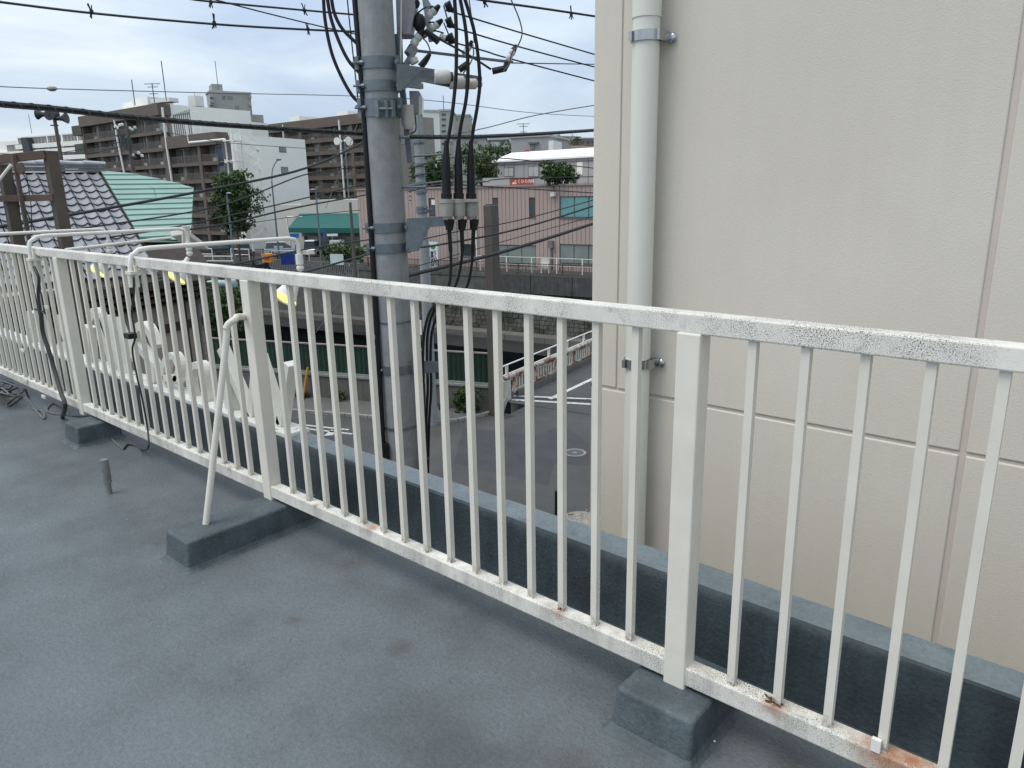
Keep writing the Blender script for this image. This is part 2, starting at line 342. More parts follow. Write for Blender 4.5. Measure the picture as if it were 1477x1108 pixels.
# cords and cables on the roof
def cord(pts, r, m, name, label, cat, group=None, n=8): b = MB(); b.tube(spline(pts, 6), r, n); return b.build(name, m, None, label, cat, group)
def F_(u, v, h=.006): return onZ(u, v, ZF + h)
def Y_(u, v, y=Y0 - .03): return onY(u, v, y)
b = MB(); b.tube(spline([Y_(49, 385), Y_(56, 402), Y_(55, 425), Y_(59, 452)], 6), [.009] * 19, 8)
b.tube(spline([Y_(59, 452), Y_(62, 480), Y_(70, 505), Y_(79, 535), Y_(88, 566, 1.40), Y_(94, 585, 1.38), F_(90, 602)], 6), .0125, 8)
b.bar(Y_(50, 446), Y_(64, 450), .006, .01); b.build('drop_cord', mat('dark_grey_cable', (.045, .047, .047), .6), None, 'thick dark cord hanging down the railing from the second lamp arm', 'cord')
cord([Y_(193, 400), Y_(193, 430), Y_(190, 450), Y_(195, 485), Y_(191, 505), Y_(197, 540), Y_(206, 580), Y_(213, 620), Y_(214, 645, 1.38), F_(205, 649), F_(186, 641), F_(178, 648)], .0048, M_wire, 'thin_cord', 'thin black cord dropping from the nearest lamp to the floor', 'cord')
p = Y_(187, 484); b = MB(); b.box(p + (-.02, -.02, -.012), p + (.035, .02, .012)); b.build('cord_connector', M_blk, None, 'small black connector on the thin cord by the bars', 'connector')
cord([F_(178, 648), F_(160, 632), F_(147, 615), F_(140, 600), F_(112, 600), F_(75, 596), F_(68, 590), F_(78, 582), F_(92, 590), F_(100, 598)], .005, M_wireg, 'loose_cord', 'loose grey cord snaking over the floor past the farthest block', 'cord')
cord([Y_(36, 560), F_(42, 575), F_(52, 592), F_(64, 604), F_(62, 594), F_(48, 590)], .006, M_wireg, 'looped_cord', 'doubled grey cord ending in a bent loop on the floor', 'cord')
for i in range(6):
    pts = [F_(rnd.uniform(-30, 30), rnd.uniform(548, 572), rnd.uniform(.01, .12)) for k in range(7)]
    if i == 0: pts = [F_(32, 572), F_(15, 585), F_(10, 583), F_(26, 570), F_(34, 562, .06), F_(10, 552, .08), F_(-20, 545)]
    cord(pts, .005, [M_wireg, M_blk, M_wireg][i % 3], 'tangled_cord', ['long pale cord curling out of the tangle below the first bars', 'black cord in the tangled heap at the left edge', 'grey cord in the tangled heap at the left edge', 'grey cord in the tangled heap at the left edge', 'black cord in the tangled heap at the left edge', 'grey cord in the tangled heap at the left edge'][i], 'cord', 'tangled cords')
p0 = F_(158, 712, 0); b = MB(); b.tube([p0, p0 + (0, 0, .055)], .013, 14); b.tube([p0 + (0, 0, .055), p0 + (0, 0, .165)], [.019, .019], 14)
b.tube([p0 + (0, 0, .165), p0 + (0, 0, .168)], .016, 14)
b.build('pipe_stub', mat('dull_steel', (.24, .235, .225), .45, .2, 30., metal=.4), None, 'short stainless pipe stub standing upright in the floor', 'pipe')
b = MB(); p = F_(1029, 1069, .004); b.ball(p, .007, 6, (1, .7, .5)); b.build('white_chip', M_white, None, 'tiny white chip lying beside the nearest concrete block', 'debris')

# ================================================================== sign letters on the upstand (seen from behind)
YS = 1.79; ZS = ZF + .262
def letter(strokes, label, dep=.055, r_=.017, name='sign_letter'):
    """strokes: polylines in photo pixels on the sign plane"""
    b = MB()
    P0_ = None
    for st in strokes:
        P = [onY(u, v, YS) for u, v in st]
        P = spline(P, 5) if len(P) > 2 else P
        if P0_ is None: P0_ = P[0]
        V = []; m_ = len(P)
        for i, p in enumerate(P):
            d = nrm(P[min(i + 1, m_ - 1)] - P[max(i - 1, 0)]); n_ = np.array([-d[2], 0, d[0]])
            for sx, sy in ((-1, -1), (1, -1), (1, 1), (-1, 1)): V.append(p + n_ * sx * r_ + np.array([0, sy * dep / 2, 0]))
        F = [(i * 4 + k, i * 4 + (k + 1) % 4, (i + 1) * 4 + (k + 1) % 4, (i + 1) * 4 + k) for i in range(m_ - 1) for k in range(4)] + [(3, 2, 1, 0), tuple((m_ - 1) * 4 + k for k in range(4))]
        b.add(V, F)
    return b.build(name, M_letter, None, label, 'sign letter', 'raised white letters of the rooftop sign', bevel=.003)
def fix(st):  # keep feet on the strip
    return st
letter([[(322, 502), (366, 604)], [(366, 604), (374, 512)], [(376, 512), (408, 612)], [(408, 612), (420, 524)]], 'big white zigzag letter W at the right end of the rooftop sign', r_=.022)
letter([[(332, 540), (338, 592)]], 'plain upright white letter stroke left of the zigzag letter', r_=.032, dep=.07)
letter([[(302, 588), (300, 545), (293, 527), (281, 530), (277, 548), (283, 582)]], 'small arched white letter behind the bars left of the brace pipe', r_=.020)
letter([[(257, 550), (262, 531), (254, 513), (243, 520), (240, 545), (250, 572), (264, 568)], [(241, 545), (262, 545)]], 'small round open white letter left of the arched one', r_=.020)
letter([[(228, 500), (216, 474), (203, 472), (200, 492), (214, 512), (226, 530), (222, 552), (207, 548)]], 'curly white letter standing beside the black cord connector', r_=.026)
letter([[(130, 470), (134, 545)], [(132, 462), (146, 456), (170, 545)], [(150, 458), (186, 548)], [(168, 460), (190, 520)]], 'very broad white slanted letter behind the far post', r_=.036)
letter([[(84, 455), (108, 535)], [(102, 462), (84, 520)]], 'white crossed letter near the left end of the sign', r_=.030)
letter([[(58, 455), (78, 528)], [(46, 450), (52, 520)]], 'tall double stroked white letter at the far left of the sign', r_=.026)

# ================================================================== NEIGHBOURING BUILDING WALL
YW = 2.62
nb = thing('neighbouring_building', 'beige stuccoed building close beyond the railing filling the right side', 'building', (2, 6, 0))
cx0 = onY(855, 300, YW)[0]
gz = onY(867, 558, YW)[2]; gz2 = gz - .022
g1 = onY(894, 300, YW)[0]; g2 = onY(1418, 450, YW)[0]
b = MB(); b.box((cx0 + .01, YW + .006, 0), (9, YW + 9, 16)); b.build('wall_core', M_joint, nb)
def panel(x0, x1, z0, z1, m=M_stucco):
    b = MB(); b.box((x0, YW, z0), (x1, YW + .014, z1)); b.build('wall_panel', m, nb, bevel=.004)
gw = .007
panel(cx0, g1 - gw * .6, gz + gw, 16); panel(g1 + gw * .6, g2 - .010, gz + gw, 16); panel(g2 + .010, 9, gz + gw, 16)
panel(cx0, g2 - .010, 3.2, gz - gw); panel(g2 + .010, 9, 3.2, gz - gw); panel(cx0, 9, .0, 3.18)
b = MB(); b.box((cx0, YW + .014, 0), (cx0 + .012, YW + 9, 16)); b.build('side_wall', M_stucco, nb)
# downpipe
pc = onY(925, 300, YW - .075); xp = pc[0]; rp_ = .0535
b = MB(); b.tube([(xp, YW - .072, -.0), (xp, YW - .072, 8.62)], rp_ * .94, 28); b.tube([(xp, YW - .072, 8.60), (xp, YW - .072, 16)], rp_, 28); dpp = b.build('downpipe', M_pipe, nb)
for vv in (54, 524):
    zc = onY(928, vv, YW - .072)[2]; b = MB()
    b.tube([(xp, YW - .072, zc - .018), (xp, YW - .072, zc + .018)], rp_ + .004, 28)
    b.box((xp + rp_ - .004, YW - .09, zc - .018), (xp + rp_ + .012, YW - .02, zc + .018)); b.ball((xp + rp_ + .018, YW - .012, zc - .005), .020, 12, (1, .5, 1))
    b.box((xp - rp_ * .62 - .006, YW - .072 - rp_ - .006, zc - .016), (xp - rp_ * .62 + .008, YW - .072 - rp_ + .02, zc + .016))
    b.build('pipe_clamp', M_steel, dpp)

# ================================================================== STREET LEVEL GROUND
def quadz(pts, z, name, m, **kw): b = MB(); b.add([(p[0], p[1], z) for p in pts], [tuple(range(len(pts)))]); return struct(b, name, m, **kw)
cA = onZ(434.5, 537.5, 1.05); cB = onZ(718, 557.5, 1.05)          # coping of the near river wall
NR = Frame(cA, cB)                                                # near river wall, t towards us
FR = Frame(onZ(540, 385, 1.), onZ(850, 400, 1.))                  # far river wall
def g(fr, s, t): return fr.pt(s, t, 0)[:2]
quadz([g(NR, -60, 0), g(NR, NR.w + .4, 0), (cB[0] - 1.0, cB[1] + 9), (cB[0] + 5, cB[1] + 8), (60, 40), (60, -60), (-90, -60), (-90, -20)], 0, 'road', M_asph)
pk = [(NR.w + .25, (735, 572)), (NR.w - .3, (716, 592)), (NR.w - 1, (699, 600)), (NR.w - 2.2, (660, 608)), (NR.w - 3.4, (625, 612)), (NR.w - 6, (532, 603)), (NR.w - 8.6, (434, 595))]
b = MB(); V = []
for s_, uv in pk: V += [(*g(NR, s_, .05), .10), (*onZ(*uv, 0)[:2], .10)]
V += [(*g(NR, -60, .05), .10), (*g(NR, -60, 2.4), .10)]
b.add(V, [(2 * i, 2 * i + 1, 2 * i + 3, 2 * i + 2) for i in range(len(pk))]); struct(b, 'pavement', M_pave)
kp = [g(NR, -60, 2.4), onZ(434, 595, 0), onZ(532, 603, 0), onZ(625, 612, 0), onZ(660, 608, 0), onZ(699, 600, 0), onZ(716, 592, 0), onZ(735, 572, 0)]
ks = thing('kerb', 'pale concrete kerb curving round the pavement below the green fence', 'kerb', (*kp[4][:2], 0)); 
pl = []
for i in range(len(kp) - 1):
    a = np.array([*kp[i][:2], 0]); c = np.array([*kp[i + 1][:2], 0]); n_ = max(1, int(round(np.linalg.norm(c - a) / 1.0))) if i else 20
    for k in range(n_):
        p = a + (c - a) * (k / n_); q = a + (c - a) * ((k + 1) / n_); d = nrm(q - p) * .012
        b = MB(); b.bar(p + d + (0, 0, .055), q - d + (0, 0, .055), .16, .12); b.build('kerb_stone', M_kerb, ks, bevel=.01)
# far side ground and river bed
quadz([g(FR, -700, 0), g(FR, 500, 0), g(FR, 500, -2500), g(FR, -2500, -2500)], 1., 'far_ground', M_asph)
quadz([g(NR, -90, .5), g(NR, 90, .5), g(FR, 90, -4), g(FR, -90, -4)], -4.6, 'river_bed', mat('river_bed_mud', (.02, .02, .018), .8, .3, .5))
quadz([g(NR, -90, -4), g(NR, 90, -4), g(FR, 90, 6), g(FR, -90, 6)], -4.5, 'river_water', mat('river_water', (.004, .005, .005), 1., .2, .6, spec=0.))
# near river wall with coping and green fence
M_rw = mat('stained_wall_concrete', (.13, .125, .115), .9, .2, 1.2, streak=.5, bump=.3, bscale=25)
t = thing('river_wall', 'low stained concrete wall with pale coping under the green fence', 'wall', (*g(NR, 5, 0), 0))
b = MB(NR); b.box((-60, -.14, -4.6), (NR.w, .10, .99)); b.build('wall', M_rw, t)
for k in range(36):
    s1 = NR.w - k * 2.0; b = MB(NR); b.box((s1 - 1.985, -.20, .99), (s1, .15, 1.09)); b.build('coping_stone', M_kerb, t, bevel=.012)
fz = NR.px(560, 502, 0)[1]
M_gf = mat('dark_green_sheet', (.014, .040, .026), .45, .15, 2.5, streak=.35, spec=.4)
t = thing('green_fence', 'dark green corrugated metal sheet fence above the concrete river wall', 'fence', (*g(NR, 5, 0), 1.1))
for k in range(28):
    s1 = NR.w - k * 1.8; b = MB(NR)
    n_ = 9
    P = [];
    for i in range(n_ * 2 + 1): P.append((s1 - 1.79 + 1.78 * i / (n_ * 2), -.015 + (.03 if i % 2 else 0)))
    V = [NR.pt(s_, tt, z_) for (s_, tt) in P for z_ in (1.16, fz - .02)]
    b.add(V, [(2 * i, 2 * i + 2, 2 * i + 3, 2 * i + 1) for i in range(n_ * 2)]); b.build('sheet', M_gf, t)
    b = MB(NR); b.box((s1 - .03, -.07, 1.09), (s1 + .03, -.02, fz)); b.build('post', M_gf, t)
b = MB(NR); b.box((-45, -.05, fz - .02), (NR.w, .05, fz + .03)); b.build('top_rail', mat('faded_pink_rail', (.26, .21, .19), .6), t)
b = MB(NR); b.box((-45, -.06, 1.10), (NR.w, .05, 1.16)); b.build('bottom_rail', mat('pale_green_rail', (.22, .27, .25), .6), t)
b = MB(NR); s_, z_ = NR.px(709, 545); b.box((s_ - .08, .05, 1.1), (s_ + .08, .10, NR.px(709, 524)[1])); b.build('white_post', M_white, t)

# bridge
BR = Frame(onZ(733, 577, 0), onZ(851, 521, 0)); BR.n = np.array([BR.e[1], -BR.e[0], 0.])
quadz([BR.pt(-.3, .1, 0)[:2], BR.pt(34, .1, 0)[:2], BR.pt(34, 9, 0)[:2], BR.pt(-.3, 9, 0)[:2]], .012, 'bridge_deck', M_asph)
b = MB(BR); b.box((.6, -.25, -1.0), (32, .12, .22)); b.build('bridge_kerb', M_rw, None, 'concrete edge beam carrying the rusty bridge railing', 'kerb')
M_ru = mat('rusted_rail_paint', (.19, .10, .07), .8, .35, 6., col2=(.42, .37, .31), thr=(.46, .54), cscale=2.5)
M_rb = mat('cream_baluster_paint', (.46, .44, .37), .7, .15, 4., col2=(.25, .11, .06), thr=(.6, .66), cscale=3.)
t = thing('bridge_railing', 'rust covered bridge railing with thick top pipe and cream balusters', 'railing', BR.pt(0, 0, 0))
b = MB(); zr = BR.px(735, 543)[1]; b.tube([BR.pt(-.25, 0, zr), BR.pt(30, 0, zr)], .085, 12); b.build('top_rail', M_ru, t)
b = MB(BR); b.box((.2, -.03, .24), (30, .03, .32)); b.box((.2, -.03, zr - .17), (30, .03, zr - .10)); b.build('lower_rail', M_ru, t)
b = MB(BR); b.box((0, -.02, 0), (.055, .02, zr - .55)); bme = None
b = MB(); b.box((-.045, -.02, 0), (.045, .02, zr - .48)); bme = b.data('baluster', M_rb)
for k in range(72):
    if k % 8: inst('baluster', bme, t, BR.pt(.45 + k * .225, 0, .31), BR.rz)
for k in range(9): b = MB(BR); s_ = .45 + k * 1.8; b.box((s_ - .055, -.06, .2), (s_ + .055, .06, zr)); b.build('post', M_ru, t)
b = MB(BR); b.box((-.3, -.07, .0), (.12, .07, zr - .1)); b.build('end_post', M_rb, t)
t = thing('white_guard_rail', 'white guard rail with framed panels running beyond the rusty bridge railing', 'guard rail', BR.pt(0, -1.4, 0))
zg = BR.px(790, 503, -1.4)[1]; zh = BR.px(760, 530, -1.4)[1]
for z_ in (zg, zg - .42, zg - .62): b = MB(); b.tube([BR.pt(.2, -1.4, z_), BR.pt(28, -1.4, z_)], .035, 8); b.build('rail', M_white, t)
for k in range(14): b = MB(BR); s_ = .3 + k * 1.9; b.box((s_ - .05, -1.45, .0), (s_ + .05, -1.35, zg)); b.build('post', M_white, t)
# markings
def strip(u0, v0, u1, v1, wd, z=.016):
    p = onZ(u0, v0, z); q = onZ(u1, v1, z); n_ = np.cross(nrm(q - p), (0, 0, 1)) * wd / 2; return [p - n_, q - n_, q + n_, p + n_]
for (a, z, nm) in ((strip(793, 575.5, 900, 525, .20, .020), .020, 'edge_line'), (strip(741, 571, 905, 577.5, .16, .024), .024, 'joint_line'), (strip(738, 576.5, 905, 586, .20, .024), .024, 'joint_line'),
                   (strip(430, 612, 503, 620, .12, .006), .006, 'road_line'), (strip(430, 617, 508, 626, .12, .006), .006, 'road_line')):
    quadz([p[:2] for p in a], z, nm, M_line)
quadz([p[:2] for p in strip(745, 573.7, 905, 581, .12, .02)], .018, 'bridge_joint', mat('dark_joint', (.03, .03, .03), .9))
quadz([onZ(u, v, 0)[:2] for u, v in ((467, 629), (478, 620), (484, 623), (480, 628))], .006, 'road_arrow', M_line)
quadz([onZ(u, v, 0)[:2] for u, v in ((655, 668), (668, 618), (775, 628), (812, 612), (850, 640), (850, 672), (800, 668), (790, 700))], .003, 'asphalt_patch', mat('patched_asphalt', (.056, .056, .058), .85, .16, 1.5, bump=.4, bscale=60))
dg = onZ(728, 600, .004); b = MB()
for k in range(9): b.box(dg + (-.24 + k * .06, -.2, 0), dg + (-.21 + k * .06, .2, .012))
for q in (-.22, .20): b.box(dg + (-.26, q, 0), dg + (.29, q + .03, .014))
b.build('drain_grate', mat('cast_iron', (.075, .075, .075), .6, .2, 9.), None, 'small iron drain grate in the road at the kerb corner', 'drain grate')
mc = onZ(829, 653, .004); ring = thing('manhole', 'round manhole cover with a pale painted ring in the road', 'manhole cover', mc)
b = MB(); n_ = 40; V = []
for r_ in (.28, .36): V += [mc + (math.cos(2 * math.pi * k / n_) * r_, math.sin(2 * math.pi * k / n_) * r_, .006) for k in range(n_)]
b.add(V, [(k, (k + 1) % n_, n_ + (k + 1) % n_, n_ + k) for k in range(n_)]); b.build('ring', mat('worn_ring', (.22, .22, .215), .8, .2, 6.), ring)
b = MB(); b.tube([mc + (0, 0, -.02), mc + (0, 0, .006)], .275, 32); b.build('cover', mat('cast_iron', (.075, .075, .075), .6, .2, 9.), ring)
b = MB(); b.tube([mc + (0, 0, .006), mc + (0, 0, .010)], .07, 16); b.build('boss', mat('worn_ring', (.22,) * 3), ring)
p = onZ(803, 742, 0); b = MB(); b.tube([p, p + (0, 0, .62)], [.055, .05], 12); b.ball(p + (0, 0, .62), .05, 10); b.build('bollard', M_blk, None, 'short black bollard in the road just behind the parapet', 'bollard')
b = MB(); c0 = onZ(850, 752, 0)
b.ball(c0, .55, 24, (1.3, .9, .10))
for k in range(50): b.ball(c0 + (rnd.gauss(0, .35), rnd.gauss(0, .25), .05), rnd.uniform(.01, .04), 6, (1, 1, .6))
b.build('rubble', mat('pale_rubble', (.24, .22, .19), .95, .35, 9., bump=.6, bscale=14), None, 'patch of pale rubble at the foot of the beige wall', 'rubble', kind='stuff')

# far river wall
M_stone = mat('mossy_stone', (.115, .11, .098), .95, .38, 1.6, bump=.5, bscale=18, col2=(.05, .058, .035), thr=(.5, .6), cscale=.9)
t = thing('far_river_wall', 'dark old retaining wall of stone courses across the river', 'wall', FR.pt(5, 0, -2))
zl = FR.px(644, 474, 1.6)[1]; zst = -.55
b = MB(FR); b.box((-60, -1.2, zl - .2), (60, -.05, .99)); b.build('wall_core', mat('dark_mortar', (.035, .035, .033), .95), t)
b = MB(FR); ch = (zst - zl) / 9
for r_ in range(9):
    s_ = -58 + rnd.random()
    while s_ < 26:
        l = rnd.uniform(.38, .62); j = rnd.uniform(0, .07); b.box((s_ + .025, -.1, zl + r_ * ch + .025), (s_ + l - .025, .08 + j - r_ * .012, zl + (r_ + 1) * ch - .02)); s_ += l
b.build('stone_course', M_stone, t, kind='stuff')
s7 = FR.px(712, 410)[0]
b = MB(FR); s_ = s7
for k in range(12): b.box((s_ + .02, -.1, -.62), (s_ + 3.96, .32, .98)); s_ += 4
b.build('concrete_panel', mat('dark_streaked_concrete', (.085, .085, .082), .9, .25, 2., streak=.8), t)
b = MB(FR); b.box((-60, -.1, .62), (s7 - .03, .16, .98)); b.box((-60, -.1, zst), (s7 - .03, .10, .58)); b.build('capping', mat('weedy_concrete', (.12, .12, .11), .9, .3, 1.5, streak=.6), t)
b = MB(FR)
for k in range(-15, 14): b.box((k * 4 + .015, -6, zl - .55), (k * 4 + 3.985, 1.6, zl)); 
b.build('ledge', mat('ledge_concrete', (.145, .14, .125), .9, .18, .8, streak=.35, bump=.2, bscale=20), t)
b = MB(FR); b.box((-60, -6.4, -4.6), (60, -5.6, zl - .56)); b.build('lower_wall', mat('shade_painted_concrete', (.03, .03, .03), .9), t)  # near-black colour paints in the shade below the overhanging ledge
b = MB(FR)                                     # moss and weeds on the ledge and wall top
for k in range(5200):
    if k % 3: s_, t_, z_ = rnd.uniform(-40, 20), rnd.gauss(.12, .1), zl + abs(rnd.gauss(0, .25)) + .02
    else: s_, t_, z_ = rnd.uniform(-40, 20), rnd.gauss(.18, .1), .98 + rnd.gauss(-.1, .2)
    if math.sin(s_ * .9) + math.sin(s_ * 2.3) * .6 + rnd.gauss(0, .6) < .2: continue
    r_ = rnd.uniform(.03, .09); a = rnd.random() * 3.14; c = FR.pt(s_, t_, z_); d = np.array([math.cos(a), math.sin(a), 0]) * r_
    b.add([c - d, c + d, c + d * .3 + (0, 0, r_ * rnd.uniform(.6, 1.8))], [(0, 1, 2)])
M_moss = mat('moss_and_weeds', (.075, .082, .02), .9, .4, 4.)
b.build('weeds', M_moss, None, 'yellow green moss and weeds along the stone wall foot', 'weeds', kind='stuff')
# fences on the far bank
t = thing('brown_fence', 'low brown baluster fence along the far river bank', 'fence', FR.pt(5, -.2, 1))
zt_ = FR.px(780, 381)[1]
b = MB(FR); b.box((-40, -.22, zt_ - .05), (25, -.16, zt_)); b.box((-40, -.22, 1.06), (25, -.16, 1.11)); b.build('rail', mat('brown_fence_paint', (.085, .06, .05), .6), t)
b = MB(FR)
for k in range(430): s_ = -40 + k * .15; b.box((s_, -.205, 1.1), (s_ + .03, -.175, zt_ - .04))
b.build('balusters', MATS['brown_fence_paint'], t, kind='stuff')
for k in range(16): b = MB(FR); s_ = FR.px(745, 390)[0] + (k - 10) * 4.35; b.box((s_, -.24, .98), (s_ + .09, -.14, zt_ + .02)); b.build('post', MATS['brown_fence_paint'], t)
t = thing('white_fence', 'tall white pipe fence behind the brown baluster fence', 'fence', FR.pt(5, -.8, 1))
zt2 = FR.px(780, 372, -.8)[1]; s0_ = FR.px(690, 380, -.8)[0]
for z_ in (zt2, 1.0 + (zt2 - 1) * .52): b = MB(); b.tube([FR.pt(s0_, -.8, z_), FR.pt(25, -.8, z_)], .025, 6); b.build('rail', M_white, t)
for u in (693, 731, 767, 803, 840, 876): s_ = FR.px(u, 385, -.8)[0]; b = MB(FR); b.box((s_ - .045, -.84, 1), (s_ + .045, -.76, zt2 + .03)); b.build('post', M_white, t)
for (u0, u1, v0, v1, lb) in ((780, 792, 372, 400, 'white sign plate on legs behind the far fence'),):
    s_, z_ = FR.px(u0, v0, -.9); s2, z2 = FR.px(u1, v1, -.9); b = MB(FR); b.box((s_, -.95, 1), (s_ + .08, -.87, z_)); b.box((s2 - .08, -.95, 1), (s2, -.87, z_)); b.box((s_, -.93, z_ - .9), (s2, -.90, z_)); b.build('sign_board', M_white, None, lb, 'sign')

# ================================================================== UTILITY POLE (near)
PD = 7.0
def P(u, v, dd=0.): return Hd(u, v, PD + dd)
pc_ = P(558, 285); PX, PY = pc_[0], pc_[1]
up = thing('utility_pole', 'thick grey concrete utility pole with cable boxes standing just beyond the railing', 'utility pole', (PX, PY, 0))
zlist = [0, 2, 4, 6, 8, 10, 12.5]
b = MB(); b.tube([(PX, PY, z_) for z_ in zlist], [.185 - .0032 * z_ for z_ in zlist], 40); b.build('shaft', M_conc, up)
def prad(z_): return .185 - .0032 * z_
hv = np.array([RX[0], RX[1], 0]); hv = hv / np.linalg.norm(hv)    # to the right in the view
tv = -HF                                                        # towards the viewer
def band(v, h_=.07, label=None, bolts=True, thick=.010, m=None):
    z_ = P(556, v)[2]; r_ = prad(z_) + thick; C0 = np.array([PX, PY, 0.])
    b = MB(); b.tube([(PX, PY, z_ - h_ / 2), (PX, PY, z_ + h_ / 2)], r_, 40, cap=True)
    if bolts:
        for sgn in (-1, 1):
            c = C0 + hv * sgn * (r_ + .012) + tv * .05 + (0, 0, z_)
            for dd in (-.02, .04): b.bar(c + tv * dd + (0, 0, -h_ * .55), c + tv * dd + (0, 0, h_ * .55), .05, .012)
            b.tube([c + tv * -.06, c + tv * .10], .011, 8); b.tube([c + tv * .055, c + tv * .075], .022, 6)
        c = C0 - hv * (r_ - .02) + tv * .12 + (0, 0, z_); b.tube([c - hv * .07, c + hv * .12], .010, 8); b.tube([c - hv * .0, c + hv * .03], .020, 6)
    return b.build('band', m or M_galv, up, label)
band(93, .10); band(126, .09); band(157, .15); band(328, .085); band(357, .085); band(530, .085)
band(463, .02, bolts=False, thick=.004); band(613, .025, bolts=False, thick=.006); band(690, .02, bolts=False, thick=.004)
b = MB(); cz = np.array([PX, PY, 0.]) + hv * .03 + tv * .15        # clamp lugs on the lowest of the upper bands
for du in (545, 558, 566): q = P(du, 157, -.21); b.bar(q + (0, 0, -.07), q + (0, 0, .07), .045, .03)
b.tube([P(545, 157, -.22), P(566, 157, -.22)], .012, 8); b.build('clamp_lug', M_galv, up)
b = MB(); b.tube([P(511, -8, -.05), P(524, 150, -.08), P(533, 300, -.1), P(544, 480, -.12), P(553, 640, -.12), P(556, 760, -.12)], .024, 14); b.build('conduit', M_blk, up)
b = MB(); b.tube([P(555, 640, -.14), P(558, 800, -.14), P(558, 900, -.14)], .038, 14); b.build('conduit_sleeve', M_blk, up)
b = MB()
for (u, v, du) in ((577, 198, 14), (581, 270, 33)): b.tube([P(u - 4, v, -.02), P(u, v, -.02)], .032, 12); b.tube([P(u - 2, v, -.03), P(u + du, v, -.03)], .013, 8); b.tube([P(u + du - 3, v, -.03), P(u + du, v, -.03)], .022, 8)
b.build('step_bolt', M_galv, up, kind='stuff')
b = MB()
for v, du in ((320, 0), (265, 0)):
    for k in range(5): q = P(590 + du, v + k * 6, .1); b.tube([q, q + hv * .02], .006, 6)
b.build('tag_nail', M_galv, up)
# upper bracket arm with three insulator cleats
b = MB(); a0 = P(572, 112, -.14); a1 = P(690, 122, .20)
b.prism([P(572, 92, -.16), P(606, 97, -.1), P(642, 103, 0), P(690, 110, .15), P(690, 118, .15), P(655, 128, .02), P(606, 118, -.1), P(572, 131, -.16)], (.02, .03, .0)); b.build('bracket_arm', M_galv, up, bevel=.004)
for (u, v, d_, r_) in ((640, 111, -.05, .060), (661, 119, .03, .058), (679, 121, .12, .047)):
    c = P(u, v, d_); b = MB(); ax = hv * .96 + tv * -.25
    b.tube([c - ax * .085, c - ax * .075, c + ax * .04, c + ax * .05, c + ax * .055, c + ax * .10, c + ax * .105], [r_ * .9, r_, r_, r_ * .9, r_ * .62, r_ * .62, r_ * .5], 20); ins = b.build('cable_insulator', M_porc, up)
    b = MB(); b.tube([c + ax * .062, c + ax * .078], r_ * .68, 20); b.build('strap', M_blk, ins)
# three black cables, stress cones, box, lower heads
tops = [[(655, -10), (658, 40), (658, 100), (655, 140), (650, 180), (645, 208)], [(662, -10), (672, 45), (675, 105), (672, 145), (665, 180), (661, 208)], [(668, -10), (685, 50), (692, 112), (689, 150), (683, 185), (680, 208)]]
cones = [(643.5, 232, 287), (661, 232, 287), (679, 232, 287)]
for i in range(3):
    dd = -.14 + .06 * i; b = MB(); b.tube(spline([P(u, v, dd) for u, v in tops[i]], 6), .0165, 10); b.build('power_cable', M_blk, up)
    cu_, v0, v1 = cones[i]; b = MB(); q = [P(cu_ + .5, 203, dd), P(cu_ + .3, 214, dd), P(cu_, v0 - 4, dd), P(cu_, v0 + 6, dd), P(cu_ + .5, v1 - 9, dd), P(cu_ + .5, v1 - 8, dd), P(cu_ + .5, v1, dd)]
    b.tube(q, [.019, .024, .034, .037, .041, .050, .050], 18); b.build('cable_termination', M_blk, up)
    bx = P(cu_ + 1, 303, dd); b = MB()
    zt0 = P(cu_, 288, dd)[2]; zb0 = P(cu_, 317, dd)[2]
    b.tube([(bx[0], bx[1], zb0), (bx[0], bx[1], zb0 + .03), (bx[0], bx[1], zb0 + .03), (bx[0], bx[1], zb0 + .10), (bx[0], bx[1], zt0 - .035), (bx[0], bx[1], zt0 - .03), (bx[0], bx[1], zt0)], [.042, .050, .058, .064, .064, .070, .070], 20)
    b.build('switch_body', mat('grey_cream_resin', (.36, .36, .33), .45, .06, 6.), up)
    lows = [[(649, 316), (648, 332), (650, 360), (650, 392), (646, 416)], [(667, 316), (666, 332), (667, 360), (663, 392), (655, 416)], [(684, 316), (683, 332), (682, 360), (679, 392), (672, 416)]][i]
    ends = [[(634, 432), (620, 450), (612, 480), (610, 520), (611, 560), (612, 610), (612, 700)], [(640, 432), (625, 450), (617, 480), (616, 520), (617, 560), (615, 610), (615, 700)], [(655, 432), (634, 450), (623, 480), (621, 520), (622, 560), (619, 610), (617, 700)]][i]
    b = MB(); b.tube([P(*lows[0], dd), P(*lows[1], dd)], [.046, .034], 14); b.tube([P(*lows[1], dd), P(lows[2][0], lows[2][1] + 3, dd)], [.020, .018], 12); b.build('cable_head', M_blk, up)
    b = MB(); b.tube(spline([P(*q, dd) for q in lows[1:]] + [P(*q, dd * .5) for q in ends], 6), .0135, 10); b.build('lower_cable', M_blk, up)
b = MB(); z0 = P(660, 290, -.1)[2]; c = P(662, 290, -.08); b.bar(c - hv * .18, c + hv * .18, .10, .018); b.build('switch_plate', mat('grey_cream_resin', (.36,) * 3), up)
b = MB(); b.prism([P(586, 315, -.13), P(640, 312, -.12), P(640, 326, -.12), P(616, 328, -.12), P(601, 362, -.14), P(586, 364, -.14)], (.015, .02, 0)); b.build('lower_bracket', M_galv, up, bevel=.004)
b = MB(); b.prism([P(588, 521, -.1), P(622, 522, -.05), P(622, 538, -.05), P(588, 541, -.1)], (.06, .07, 0)); b.build('cable_bracket', M_galv, up, bevel=.004)
b = MB(); c = P(614, 662, 0); b.tube([c, c + (0, 0, .03)], .04, 12); b.build('cable_tie', M_galv, up)
